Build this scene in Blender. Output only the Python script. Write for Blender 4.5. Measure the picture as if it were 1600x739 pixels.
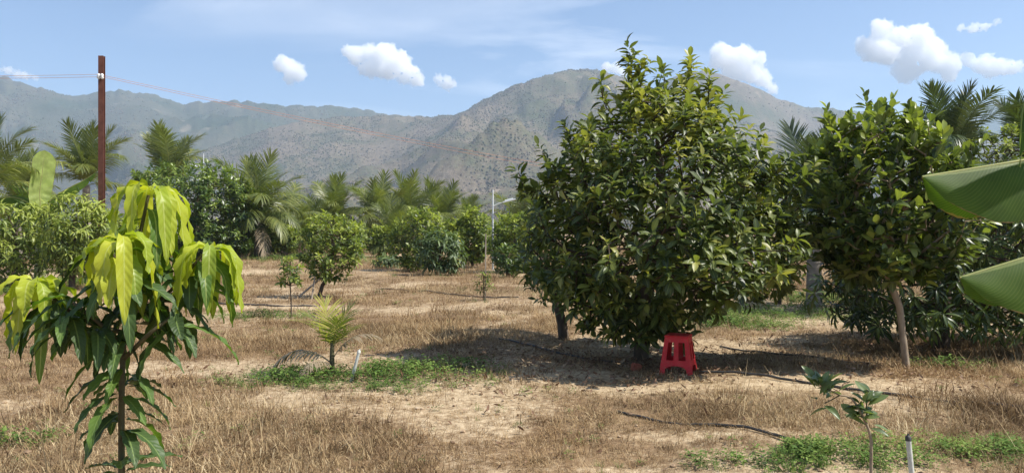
import bpy, math, random
import numpy as np
from mathutils import Vector, Matrix
for o in list(bpy.data.objects): bpy.data.objects.remove(o)
R = math.radians
sc = bpy.context.scene
COL = sc.collection

# ------------------------------------------------------------------ camera, sky, sun, exposure
CAMH, FPX, HY = 1.6, 1200.0, 362.0
cd = bpy.data.cameras.new('camera'); cam = bpy.data.objects.new('camera', cd); COL.objects.link(cam)
cam.location = (0, 0, CAMH); cam.rotation_euler = (R(90), 0, 0)
cd.sensor_width = 36; cd.lens = 27; cd.shift_y = -(369.5 - HY) / 1600.0
cd.clip_start = 0.05; cd.clip_end = 40000
sc.camera = cam

SUN_EL, SUN_AZ = 52.0, 101.0            # azimuth clockwise from the viewing direction (+Y)
sdir = Vector((math.sin(R(SUN_AZ)) * math.cos(R(SUN_EL)), math.cos(R(SUN_AZ)) * math.cos(R(SUN_EL)), math.sin(R(SUN_EL))))
ld = bpy.data.lights.new('sun', 'SUN'); ld.energy = 5.0; ld.angle = R(0.53); ld.color = (1.0, 0.95, 0.87)
sun = bpy.data.objects.new('sun', ld); COL.objects.link(sun)
sun.rotation_euler = (-sdir).to_track_quat('-Z', 'Y').to_euler(); sun.location = (20, 0, 40)

world = bpy.data.worlds.new('World'); sc.world = world; world.use_nodes = True
wn = world.node_tree; wn.nodes.clear()
def node(t, kind, **kw):
    n = t.nodes.new(kind)
    for k, v in kw.items(): setattr(n, k, v)
    return n
def mth(t, op, a, b=None, c=None, clamp=False):
    n = t.nodes.new('ShaderNodeMath'); n.operation = op; n.use_clamp = clamp
    for i, v in enumerate((a, b, c)):
        if v is None: continue
        if isinstance(v, (int, float)): n.inputs[i].default_value = v
        else: t.links.new(v, n.inputs[i])
    return n.outputs[0]
def mixc(t, f, a, b, mode='MIX'):
    n = t.nodes.new('ShaderNodeMix'); n.data_type = 'RGBA'; n.blend_type = mode
    for i, v in ((0, f), (6, a), (7, b)):
        if isinstance(v, (int, float)): n.inputs[i].default_value = v
        elif isinstance(v, tuple): n.inputs[i].default_value = v if len(v) == 4 else v + (1,)
        else: t.links.new(v, n.inputs[i])
    return n.outputs[2]
def ramp(t, fac, stops, interp='LINEAR'):
    n = t.nodes.new('ShaderNodeValToRGB'); n.color_ramp.interpolation = interp
    e = n.color_ramp.elements
    while len(e) < len(stops): e.new(0.5)
    for el, (p, c) in zip(e, stops):
        el.position = p; el.color = c if len(c) == 4 else tuple(c) + (1,)
    t.links.new(fac, n.inputs[0]); return n.outputs[0]
def noise(t, vec, scale, detail=4, rough=0.55, dist=0.0):
    n = t.nodes.new('ShaderNodeTexNoise'); n.inputs['Scale'].default_value = scale
    n.inputs['Detail'].default_value = detail; n.inputs['Roughness'].default_value = rough; n.inputs['Distortion'].default_value = dist
    if vec is not None: t.links.new(vec, n.inputs['Vector'])
    return n.outputs[0]
sky = node(wn, 'ShaderNodeTexSky', sky_type='NISHITA', sun_disc=False, sun_elevation=R(SUN_EL), sun_rotation=R(SUN_AZ), altitude=100, air_density=1.0, dust_density=0.4, ozone_density=6.0)
tc = node(wn, 'ShaderNodeTexCoord')
sep = node(wn, 'ShaderNodeSeparateXYZ'); wn.links.new(tc.outputs['Generated'], sep.inputs[0])
den = mth(wn, 'ADD', mth(wn, 'MAXIMUM', sep.outputs[2], 0.0), 0.12)
cu = mth(wn, 'DIVIDE', sep.outputs[0], den); cv = mth(wn, 'DIVIDE', sep.outputs[1], den)
cmb = node(wn, 'ShaderNodeCombineXYZ'); wn.links.new(cu, cmb.inputs[0]); wn.links.new(cv, cmb.inputs[1])
mp = node(wn, 'ShaderNodeMapping'); wn.links.new(cmb.outputs[0], mp.inputs[0])
mp.inputs['Rotation'].default_value = (0, 0, R(35)); mp.inputs['Scale'].default_value = (0.55, 1.2, 1.0); mp.inputs['Location'].default_value = (3.1, 0.7, 0)
ci = noise(wn, mp.outputs[0], 1.1, 7, 0.55, 0.8)
ci2 = noise(wn, cmb.outputs[0], 0.55, 3, 0.5)
cir = mth(wn, 'MULTIPLY', ramp(wn, ci, [(0.48, (0, 0, 0)), (0.72, (1, 1, 1))]), ramp(wn, ci2, [(0.40, (0, 0, 0)), (0.62, (1, 1, 1))]))
cir = mth(wn, 'MULTIPLY', cir, ramp(wn, sep.outputs[2], [(0.0, (0, 0, 0)), (0.12, (1, 1, 1))]))
skyc = mixc(wn, mth(wn, 'MULTIPLY', cir, 0.7), sky.outputs[0], (9.0, 9.3, 9.8))
bg = node(wn, 'ShaderNodeBackground'); bg.inputs[1].default_value = 0.09
wn.links.new(skyc, bg.inputs[0])
wo = node(wn, 'ShaderNodeOutputWorld'); wn.links.new(bg.outputs[0], wo.inputs[0])

sc.view_settings.view_transform = 'Standard'; sc.view_settings.look = 'None'
sc.view_settings.exposure = 0.74; sc.view_settings.gamma = 1.0
sc.render.engine = 'CYCLES'
cy = sc.cycles
cy.max_bounces = 16; cy.diffuse_bounces = 4; cy.glossy_bounces = 3; cy.transmission_bounces = 6
cy.volume_bounces = 16; cy.transparent_max_bounces = 8; cy.use_denoising = True
cy.caustics_reflective = False; cy.caustics_refractive = False

# ------------------------------------------------------------------ helpers
rng = np.random.default_rng(7); random.seed(7)
def P(px, py, D):
    return Vector(((px - 800) / FPX * D, D, CAMH - (py - HY) / FPX * D))
def XD(px, D): return (px - 800) / FPX * D

def _hash(ix, iy, s):
    h = (ix.astype(np.int64) * 374761393 + iy.astype(np.int64) * 668265263 + s * 974711) & 0xffffffff
    h = ((h ^ (h >> 13)) * 1274126177) & 0xffffffff
    return ((h ^ (h >> 16)) & 0xffff) / 65535.0
def vnoise(x, y, s=0):
    x = np.asarray(x, float); y = np.asarray(y, float)
    ix = np.floor(x); iy = np.floor(y); fx = x - ix; fy = y - iy
    fx = fx * fx * fx * (fx * (fx * 6 - 15) + 10); fy = fy * fy * fy * (fy * (fy * 6 - 15) + 10)
    a = _hash(ix, iy, s); b = _hash(ix + 1, iy, s); c = _hash(ix, iy + 1, s); d = _hash(ix + 1, iy + 1, s)
    return (a * (1 - fx) + b * fx) * (1 - fy) + (c * (1 - fx) + d * fx) * fy
def fbm(x, y, s=0, o=5, g=0.5, ridged=False):
    t = 0; am = 1; tot = 0
    for k in range(o):
        n = vnoise(x, y, s + k)
        if ridged: n = 1 - abs(2 * n - 1)
        t = t + am * n; tot += am; am *= g; x = np.asarray(x) * 2.03 + 11.3; y = np.asarray(y) * 2.03 + 5.1
    return t / tot
def gz(x, y):
    """ground height"""
    x = np.asarray(x, float); y = np.asarray(y, float)
    return (fbm(x * 0.35, y * 0.35, 3, 3) - 0.5) * 0.14 + (fbm(x * 2.2, y * 2.2, 9, 3) - 0.5) * 0.05
def gpt(px, D, dz=0.0):
    x = XD(px, D); return Vector((x, D, float(gz(x, D)) + dz))

class MB:
    """collects vertices, faces, uv and a per vertex tint, builds one mesh"""
    def __init__(self): self.V = []; self.F = []; self.U = []; self.T = []; self.n = 0
    def add(self, V, F, U=None, T=0.5):
        V = np.asarray(V, float).reshape(-1, 3); F = np.asarray(F, int)
        self.V.append(V); self.F.append(F + self.n)
        self.U.append(np.zeros((len(V), 2)) if U is None else np.asarray(U, float))
        self.T.append(np.full(len(V), T, float) if np.isscalar(T) else np.asarray(T, float))
        self.n += len(V)
    def mesh(self, name, mat, smooth=True):
        me = bpy.data.meshes.new(name)
        V = np.concatenate(self.V); U = np.concatenate(self.U); T = np.concatenate(self.T)
        lv = np.concatenate([f.ravel() for f in self.F]); lt = np.concatenate([np.full(len(f), f.shape[1]) for f in self.F])
        ls = np.concatenate([[0], np.cumsum(lt)[:-1]])
        me.vertices.add(len(V)); me.vertices.foreach_set('co', V.ravel())
        me.loops.add(len(lv)); me.loops.foreach_set('vertex_index', lv.astype(np.int32))
        me.polygons.add(len(lt)); me.polygons.foreach_set('loop_start', ls.astype(np.int32)); me.polygons.foreach_set('loop_total', lt.astype(np.int32))
        me.polygons.foreach_set('use_smooth', np.full(len(lt), smooth))
        uv = me.uv_layers.new(name='UVMap'); uv.data.foreach_set('uv', U[lv].ravel())
        at = me.attributes.new('tint', 'FLOAT', 'POINT'); at.data.foreach_set('value', T)
        me.update(calc_edges=True); me.validate()
        if mat: me.materials.append(mat)
        return me
    def build(self, name, mat, parent=None, smooth=True):
        return obj(name, self.mesh(name, mat, smooth), parent)
def obj(name, me, parent=None):
    o = bpy.data.objects.new(name, me); COL.objects.link(o)
    if parent is not None: o.parent = parent
    return o
def tag(o, label=None, cat=None, group=None, kind=None):
    for k, v in (('label', label), ('category', cat), ('group', group), ('kind', kind)):
        if v: o[k] = v
    return o
def thing(name, label, cat, loc=(0, 0, 0), rz=0, group=None):
    o = bpy.data.objects.new(name, None); COL.objects.link(o); o.location = loc; o.rotation_euler = (0, 0, rz)
    o.empty_display_size = 0.2
    return tag(o, label, cat, group)

def frames(path):
    p = np.asarray(path, float); t = np.gradient(p, axis=0); t /= np.linalg.norm(t, axis=1)[:, None] + 1e-9
    n = np.zeros_like(p); ref = np.array([0, 0, 1.0]) if abs(t[0, 2]) < 0.9 else np.array([1.0, 0, 0])
    u = np.cross(t[0], ref); u /= np.linalg.norm(u)
    for i in range(len(p)):
        u = u - t[i] * np.dot(u, t[i]); u /= np.linalg.norm(u) + 1e-9; n[i] = u
    return p, t, n, np.cross(t, n)
def tube(mb, path, rad, sides=6, T=0.5, cap=True):
    p, t, n, b = frames(path); k = len(p); rad = np.full(k, rad, float) if np.isscalar(rad) else np.asarray(rad, float)
    a = np.arange(sides) / sides * 2 * np.pi
    V = p[:, None] + rad[:, None, None] * (np.cos(a)[None, :, None] * n[:, None] + np.sin(a)[None, :, None] * b[:, None])
    i = np.arange(k - 1)[:, None] * sides; j = np.arange(sides)[None]
    F = np.stack([i + j, i + (j + 1) % sides, i + sides + (j + 1) % sides, i + sides + j], -1).reshape(-1, 4)
    U = np.stack(np.meshgrid(np.linspace(0, 1, sides), np.linspace(0, 1, k)), -1).reshape(-1, 2)
    mb.add(V, F, U, T)
    if cap:
        for r in (0, k - 1):
            mb.add(V[r], np.arange(sides)[None, ::(1 if r else -1)], None, T)
def box(mb, c, s, Rm=None, T=0.5):
    x, y, z = np.asarray(s) / 2
    V = np.array([[sx * x, sy * y, sz * z] for sz in (-1, 1) for sy in (-1, 1) for sx in (-1, 1)])
    if Rm is not None: V = V @ np.asarray(Rm).T
    mb.add(V + np.asarray(c), [[0, 2, 3, 1], [4, 5, 7, 6], [0, 1, 5, 4], [2, 6, 7, 3], [0, 4, 6, 2], [1, 3, 7, 5]], None, T)
def spline(pts, n):
    p = np.asarray([list(q) for q in pts], float); m = len(p); out = []
    pp = np.vstack([2 * p[0] - p[1], p, 2 * p[-1] - p[-2]])
    for s in np.linspace(0, m - 1 - 1e-6, n):
        i = int(s); f = s - i; a, b, c, d = pp[i:i + 4]
        out.append(0.5 * (2 * b + (c - a) * f + (2 * a - 5 * b + 4 * c - d) * f * f + (3 * b - a - 3 * c + d) * f ** 3))
    return np.array(out)

# ------------------------------------------------------------------ materials
def mat_new(name):
    m = bpy.data.materials.new(name); m.use_nodes = True; t = m.node_tree; t.nodes.clear()
    out = t.nodes.new('ShaderNodeOutputMaterial'); return m, t, out
def principled(t, col, rough=0.6, spec=0.4, nrm=None, metal=0.0):
    b = t.nodes.new('ShaderNodeBsdfPrincipled')
    if isinstance(col, tuple): b.inputs['Base Color'].default_value = col + (1,) if len(col) == 3 else col
    else: t.links.new(col, b.inputs['Base Color'])
    if isinstance(rough, (int, float)): b.inputs['Roughness'].default_value = rough
    else: t.links.new(rough, b.inputs['Roughness'])
    b.inputs['Specular IOR Level'].default_value = spec; b.inputs['Metallic'].default_value = metal
    if nrm is not None: t.links.new(nrm, b.inputs['Normal'])
    return b
def bump(t, h, strength=0.3, dist=0.01):
    n = t.nodes.new('ShaderNodeBump'); n.inputs['Strength'].default_value = strength; n.inputs['Distance'].default_value = dist
    t.links.new(h, n.inputs['Height']); return n.outputs[0]
def simple(name, c1, c2, scale=8, rough=0.7, spec=0.3, bmp=0.3, metal=0.0, dist=0.01, stretch=None):
    m, t, out = mat_new(name); tcn = t.nodes.new('ShaderNodeTexCoord'); v = tcn.outputs['Object']
    if stretch:
        mpn = t.nodes.new('ShaderNodeMapping'); mpn.inputs['Scale'].default_value = stretch; t.links.new(v, mpn.inputs[0]); v = mpn.outputs[0]
    n = noise(t, v, scale, 6, 0.65); c = ramp(t, n, [(0.3, c1), (0.7, c2)])
    b = principled(t, c, rough, spec, bump(t, n, bmp, dist) if bmp else None, metal)
    t.links.new(b.outputs[0], out.inputs[0]); return m
def leafmat(name, stops, trans=0.32, rough=0.38, rib=0.35, ribcol=(0.35, 0.42, 0.10), spec=0.45, tcol=None, veins=0.0, back=0.25, vb=0.2, edge=0.0, va=0.10):
    """stops: colour ramp over the per leaf tint (old to young)"""
    m, t, out = mat_new(name)
    at = t.nodes.new('ShaderNodeAttribute'); at.attribute_name = 'tint'
    uv = t.nodes.new('ShaderNodeUVMap'); sp = t.nodes.new('ShaderNodeSeparateXYZ'); t.links.new(uv.outputs[0], sp.inputs[0])
    c = ramp(t, at.outputs['Fac'], stops)
    tcn = t.nodes.new('ShaderNodeTexCoord'); nz = noise(t, tcn.outputs['Object'], 9, 3)
    c = mixc(t, mth(t, 'MULTIPLY', nz, 0.5), c, mixc(t, 0.5, c, (0.02, 0.035, 0.01)))
    du = mth(t, 'ABSOLUTE', mth(t, 'SUBTRACT', sp.outputs[0], 0.5))
    nrm = None
    if rib > 0:
        rf = mth(t, 'MULTIPLY', mth(t, 'LESS_THAN', du, 0.045), rib)
        c = mixc(t, rf, c, ribcol)
    if veins > 0:
        w = mth(t, 'SINE', mth(t, 'MULTIPLY', mth(t, 'SUBTRACT', sp.outputs[1], mth(t, 'MULTIPLY', du, 0.22)), veins))
        c = mixc(t, mth(t, 'MULTIPLY', mth(t, 'GREATER_THAN', w, 0.9 if edge == 0 else 0.6), va), c, ribcol)
        nrm = bump(t, w, vb, 0.002)
    if edge > 0:
        ns_ = noise(t, tcn.outputs['Object'], 14, 4, 0.7); c = mixc(t, mth(t, 'GREATER_THAN', mth(t, 'ADD', du, mth(t, 'MULTIPLY', mth(t, 'SUBTRACT', ns_, 0.5), edge * 1.4)), 0.494), c, (0.22, 0.15, 0.07))
        pt_ = ramp(t, noise(t, tcn.outputs['Object'], 3.5, 3, 0.6), [(0.35, (0.75, 0.75, 0.75)), (0.65, (1.2, 1.2, 1.2))]); c = mixc(t, 1.0, c, pt_, 'MULTIPLY')
    geo = t.nodes.new('ShaderNodeNewGeometry')
    c = mixc(t, mth(t, 'MULTIPLY', geo.outputs['Backfacing'], back), c, (0.20, 0.25, 0.12))
    b = principled(t, c, rough, spec, nrm)
    tr = t.nodes.new('ShaderNodeBsdfTranslucent')
    tc2 = mixc(t, 1.0, c, tcol or (1.6, 1.7, 0.55), 'MULTIPLY'); t.links.new(tc2, tr.inputs[0])
    mx = t.nodes.new('ShaderNodeMixShader'); mx.inputs[0].default_value = trans
    t.links.new(b.outputs[0], mx.inputs[1]); t.links.new(tr.outputs[0], mx.inputs[2]); t.links.new(mx.outputs[0], out.inputs[0])
    return m
M = {}
M['bark'] = simple('bark_grey_brown', (0.045, 0.033, 0.024), (0.13, 0.10, 0.075), 14, 0.9, 0.2, 0.6, stretch=(1, 1, 0.3))
M['bark_pale'] = simple('bark_pale', (0.20, 0.15, 0.10), (0.40, 0.32, 0.23), 16, 0.85, 0.2, 0.5, stretch=(1, 1, 0.35))
M['stem_green'] = simple('stem_green_brown', (0.06, 0.05, 0.03), (0.12, 0.11, 0.05), 20, 0.7, 0.3, 0.2)
M['palm_bark'] = simple('palm_bark', (0.14, 0.12, 0.10), (0.33, 0.29, 0.24), 5, 0.9, 0.2, 0.7, stretch=(0.6, 0.6, 5))
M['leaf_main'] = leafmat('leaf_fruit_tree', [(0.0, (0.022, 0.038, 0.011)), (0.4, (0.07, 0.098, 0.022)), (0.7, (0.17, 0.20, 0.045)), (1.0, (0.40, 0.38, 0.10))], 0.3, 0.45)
M['leaf_round'] = leafmat('leaf_round', [(0.0, (0.026, 0.046, 0.013)), (0.45, (0.075, 0.108, 0.025)), (1.0, (0.34, 0.39, 0.08))], 0.3, 0.36)
M['leaf_mango'] = leafmat('leaf_mango', [(0.0, (0.018, 0.036, 0.013)), (0.45, (0.05, 0.08, 0.025)), (1.0, (0.18, 0.23, 0.065))], 0.26, 0.36)
M['leaf_mid'] = leafmat('leaf_orchard', [(0.0, (0.04, 0.065, 0.013)), (0.45, (0.11, 0.155, 0.03)), (1.0, (0.38, 0.43, 0.08))], 0.32, 0.45)
M['leaf_grey'] = leafmat('leaf_papaya', [(0.0, (0.05, 0.085, 0.035)), (0.6, (0.10, 0.15, 0.06)), (0.9, (0.2, 0.26, 0.08)), (1.0, (0.5, 0.45, 0.06))], 0.3, 0.5)
M['leaf_dark'] = leafmat('leaf_dark_gloss', [(0.0, (0.018, 0.04, 0.009)), (0.5, (0.055, 0.1, 0.018)), (1.0, (0.22, 0.29, 0.05))], 0.26, 0.34)
M['flush'] = leafmat('leaf_mango_flush', [(0.0, (0.10, 0.19, 0.022)), (0.35, (0.30, 0.40, 0.028)), (0.7, (0.45, 0.52, 0.03)), (1.0, (0.58, 0.60, 0.04))], 0.42, 0.42, 0.5, (0.62, 0.66, 0.22), 0.35, (1.25, 1.3, 0.6), 75, 0.1)
M['mango_near'] = leafmat('leaf_mango_sapling', [(0.0, (0.018, 0.045, 0.012)), (0.5, (0.04, 0.09, 0.018)), (1.0, (0.13, 0.23, 0.03))], 0.3, 0.46, 0.6, (0.22, 0.31, 0.09), 0.28, None, 75, 0.15)
M['palm'] = leafmat('leaf_coconut', [(0.0, (0.055, 0.075, 0.02)), (0.5, (0.15, 0.18, 0.045)), (0.85, (0.33, 0.33, 0.10)), (1.0, (0.5, 0.42, 0.18))], 0.3, 0.42, 0)
M['palm_dry'] = leafmat('leaf_coconut_dry', [(0.0, (0.22, 0.16, 0.10)), (1.0, (0.42, 0.34, 0.24))], 0.2, 0.8, 0)
M['palm_blue'] = leafmat('leaf_coconut_dark', [(0.0, (0.02, 0.035, 0.018)), (0.6, (0.055, 0.085, 0.035)), (1.0, (0.16, 0.2, 0.08))], 0.2, 0.36, 0)
M['banana'] = leafmat('leaf_banana', [(0.0, (0.05, 0.11, 0.015)), (0.6, (0.12, 0.20, 0.028)), (1.0, (0.44, 0.52, 0.17))], 0.5, 0.5, 0.5, (0.42, 0.48, 0.18), 0.25, None, 900, 0.03, 0.04, 0.06, 0.09)
M['rachis'] = simple('rachis', (0.20, 0.22, 0.06), (0.32, 0.31, 0.10), 6, 0.6, 0.3, 0.0)
M['banana_stem'] = simple('banana_stem', (0.13, 0.16, 0.05), (0.38, 0.38, 0.20), 5, 0.5, 0.4, 0.2, stretch=(1, 1, 0.2))
M['rust'] = simple('rusty_steel', (0.13, 0.048, 0.033), (0.23, 0.095, 0.062), 5, 0.75, 0.35, 0.25, 0.3)
M['white'] = simple('white_porcelain', (0.72, 0.72, 0.70), (0.82, 0.82, 0.8), 5, 0.3, 0.5, 0)
M['galv'] = simple('pale_metal', (0.55, 0.57, 0.58), (0.72, 0.73, 0.73), 9, 0.4, 0.5, 0.05)
M['pvc'] = simple('weathered_pvc', (0.42, 0.42, 0.38), (0.68, 0.68, 0.62), 22, 0.6, 0.4, 0.1)
M['hose'] = simple('black_hose', (0.018, 0.018, 0.02), (0.075, 0.068, 0.06), 18, 0.5, 0.4, 0.15)
M['wire'] = simple('orange_wire', (0.42, 0.16, 0.07), (0.55, 0.24, 0.12), 3, 0.6, 0.3, 0)
M['red'] = simple('red_plastic', (0.42, 0.006, 0.012), (0.58, 0.014, 0.02), 6, 0.42, 0.3, 0.03)
def stoolmat():
    m, t, out = mat_new('faded_red_plastic'); tcn = t.nodes.new('ShaderNodeTexCoord'); v = tcn.outputs['Object']
    n = noise(t, v, 5, 5, 0.6); n2_ = noise(t, v, 28, 5, 0.75)
    c = ramp(t, n, [(0.3, (0.46, 0.009, 0.016)), (0.7, (0.66, 0.028, 0.034))])
    c = mixc(t, mth(t, 'MULTIPLY', ramp(t, n2_, [(0.52, (0, 0, 0)), (0.72, (1, 1, 1))]), 0.45), c, (0.42, 0.22, 0.14))
    b = principled(t, c, ramp(t, n2_, [(0.3, (0.35, 0.35, 0.35)), (0.7, (0.7, 0.7, 0.7))]), 0.35); t.links.new(b.outputs[0], out.inputs[0]); return m
M['red'] = stoolmat()
M['brick'] = simple('brick_red', (0.22, 0.06, 0.035), (0.36, 0.13, 0.08), 12, 0.9, 0.2, 0.5)
M['wood'] = simple('weathered_stake', (0.20, 0.16, 0.12), (0.42, 0.36, 0.29), 12, 0.85, 0.2, 0.4, stretch=(1, 1, 0.2))

def grassmat(name, stops, trans=0.25):
    m, t, out = mat_new(name); oi = t.nodes.new('ShaderNodeObjectInfo')
    at = t.nodes.new('ShaderNodeAttribute'); at.attribute_name = 'tint'
    f = mth(t, 'ADD', mth(t, 'MULTIPLY', oi.outputs['Random'], 0.7), mth(t, 'MULTIPLY', at.outputs['Fac'], 0.3))
    tcn = t.nodes.new('ShaderNodeNewGeometry'); pn = noise(t, tcn.outputs['Position'], 0.55, 3, 0.6)
    f = mth(t, 'ADD', f, mth(t, 'MULTIPLY', mth(t, 'SUBTRACT', pn, 0.5), 1.3), clamp=True)
    c = ramp(t, f, stops)
    if name == 'dry_grass':
        c = mixc(t, mth(t, 'MULTIPLY', ramp(t, noise(t, tcn.outputs['Position'], 0.28, 4, 0.6), [(0.42, (0, 0, 0)), (0.60, (1, 1, 1))]), 0.55), c, mixc(t, 1.0, c, (0.84, 0.68, 0.56), 'MULTIPLY'))
    b = principled(t, c, 0.75, 0.2)
    tr = t.nodes.new('ShaderNodeBsdfTranslucent'); t.links.new(c, tr.inputs[0])
    mx = t.nodes.new('ShaderNodeMixShader'); mx.inputs[0].default_value = trans
    t.links.new(b.outputs[0], mx.inputs[1]); t.links.new(tr.outputs[0], mx.inputs[2]); t.links.new(mx.outputs[0], out.inputs[0])
    return m
M['clod'] = grassmat('soil_clod', [(0.0, (0.16, 0.10, 0.06)), (0.6, (0.38, 0.27, 0.17)), (1.0, (0.55, 0.45, 0.33))], 0.0)
M['straw'] = grassmat('dry_grass', [(0.0, (0.11, 0.067, 0.034)), (0.35, (0.25, 0.167, 0.085)), (0.68, (0.43, 0.32, 0.172)), (1.0, (0.68, 0.56, 0.35))])
M['weed'] = grassmat('green_weed', [(0.0, (0.05, 0.09, 0.02)), (0.5, (0.12, 0.20, 0.04)), (1.0, (0.26, 0.34, 0.08))], 0.3)
M['litter'] = grassmat('leaf_litter', [(0.0, (0.10, 0.055, 0.03)), (0.5, (0.22, 0.13, 0.08)), (1.0, (0.42, 0.31, 0.2))], 0.1)

# ------------------------------------------------------------------ ground
def blob(x, y, px, py, rx, ry):
    """soft ellipse on the ground given by its photo place (1 in the middle)"""
    D = CAMH * FPX / (py - HY); X = XD(px, D)
    return np.clip(1.25 - np.sqrt(((x - X) / rx) ** 2 + ((y - D) / ry) ** 2), 0, 1)
def bareness(x, y):
    n = fbm(x * 0.55, y * 0.55, 31, 4)
    b = np.clip((n - 0.50) * 4.5, 0, 1) * 0.75
    for a in ((1000, 612, 1.8, 0.55), (1280, 605, 2.6, 0.9), (1480, 625, 1.3, 0.8), (880, 590, 1.1, 0.5), (390, 425, 3.0, 3.0), (640, 400, 5.0, 4.5), (1120, 680, 0.9, 0.22), (1000, 545, 2.4, 2.0), (420, 480, 3.5, 0.8), (1380, 500, 4.5, 2.8), (960, 728, 0.7, 0.14)):
        b = np.maximum(b, blob(x, y, *a) * (0.55 + 0.6 * fbm(x * 1.9, y * 1.9, 77, 3)))
    return np.clip(b, 0, 1)
def greenness(x, y):
    g = np.zeros_like(np.asarray(x, float))
    for a in ((440, 592, 0.9, 0.7), (640, 588, 1.15, 0.95), (400, 494, 1.2, 0.75), (1330, 722, 1.2, 0.35), (1500, 715, 0.9, 0.4), (600, 410, 3.2, 2.2), (1110, 505, 1.6, 1.2), (1240, 490, 2.2, 1.6), (20, 690, 0.4, 0.2), (450, 405, 3, 3), (1300, 470, 2.5, 1.5), (20, 450, 3, 4), (1480, 572, 0.7, 0.3)):
        g = np.maximum(g, blob(x, y, *a))
    return np.clip(g * (0.35 + 1.2 * fbm(np.asarray(x) * 1.3, np.asarray(y) * 1.3, 55, 3)) - 0.12, 0, 1)

rr = np.concatenate([[0.0], np.geomspace(1.2, 9000, 330)]); na = 360
aa = np.arange(na) / na * 2 * np.pi
GX = rr[:, None] * np.sin(aa)[None]; GY = rr[:, None] * np.cos(aa)[None]
GZ = gz(GX, GY) * (rr < 200)[:, None]
mb = MB()
i = np.arange(len(rr) - 1)[:, None] * na; j = np.arange(na)[None]
mb.add(np.stack([GX, GY, GZ], -1).reshape(-1, 3), np.stack([i + j, i + na + j, i + na + (j + 1) % na, i + (j + 1) % na], -1).reshape(-1, 4), None, bareness(GX, GY).ravel())
m, t, out = mat_new('dry_ground')
geo = t.nodes.new('ShaderNodeNewGeometry'); pos = geo.outputs['Position']
at = t.nodes.new('ShaderNodeAttribute'); at.attribute_name = 'tint'
n1 = noise(t, pos, 0.9, 6, 0.65); n2 = noise(t, pos, 14, 5, 0.7); n3 = noise(t, pos, 60, 3, 0.7)
straw = ramp(t, mth(t, 'ADD', mth(t, 'MULTIPLY', n1, 0.5), mth(t, 'MULTIPLY', n2, 0.5)), [(0.3, (0.12, 0.075, 0.042)), (0.5, (0.24, 0.16, 0.09)), (0.7, (0.42, 0.315, 0.19))])
sand = ramp(t, mth(t, 'ADD', mth(t, 'MULTIPLY', n2, 0.6), mth(t, 'MULTIPLY', n3, 0.4)), [(0.3, (0.29, 0.205, 0.12)), (0.5, (0.47, 0.36, 0.225)), (0.7, (0.62, 0.50, 0.34))])
bf = mth(t, 'MULTIPLY', mth(t, 'SUBTRACT', mth(t, 'ADD', at.outputs['Fac'], mth(t, 'MULTIPLY', mth(t, 'SUBTRACT', n2, 0.5), 1.6)), 0.3), 1.6, clamp=True)
c = mixc(t, bf, straw, sand)
b = principled(t, c, 0.95, 0.1, bump(t, mth(t, 'ADD', n2, mth(t, 'MULTIPLY', n3, 0.4)), 0.7, 0.03)); t.links.new(b.outputs[0], out.inputs[0])
ground = mb.build('ground', m); tag(ground, 'dry straw coloured orchard ground with sandy bare patches', 'ground', kind='structure')

# ------------------------------------------------------------------ hills
def hill_material(name, a, b_, g, scale, gmix):
    m, t, out = mat_new(name); geo = t.nodes.new('ShaderNodeNewGeometry'); pos = geo.outputs['Position']
    n1 = noise(t, pos, scale, 6, 0.6); n2 = noise(t, pos, scale * 14, 4, 0.7); n3 = noise(t, pos, scale * 2.6, 5, 0.6); n4 = noise(t, pos, 0.22, 3, 0.8)
    c = mixc(t, ramp(t, n2, [(0.35, (0, 0, 0)), (0.65, (1, 1, 1))]), a, b_)
    c = mixc(t, mth(t, 'MULTIPLY', ramp(t, mth(t, 'ADD', mth(t, 'MULTIPLY', n1, 0.65), mth(t, 'MULTIPLY', n2, 0.35)), [(0.44, (0, 0, 0)), (0.60, (1, 1, 1))]), gmix), c, g)
    c = mixc(t, 1.0, c, ramp(t, n4, [(0.3, (0.6, 0.6, 0.6)), (0.7, (1.35, 1.35, 1.35))]), 'MULTIPLY')
    c = mixc(t, mth(t, 'MULTIPLY', ramp(t, n3, [(0.62, (0, 0, 0)), (0.72, (1, 1, 1))]), 0.5), c, (0.30, 0.24, 0.18))
    b = principled(t, c, 0.95, 0.05, bump(t, n2, 0.8, 3.0)); t.links.new(b.outputs[0], out.inputs[0]); return m
HILLPTS = {}
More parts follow.
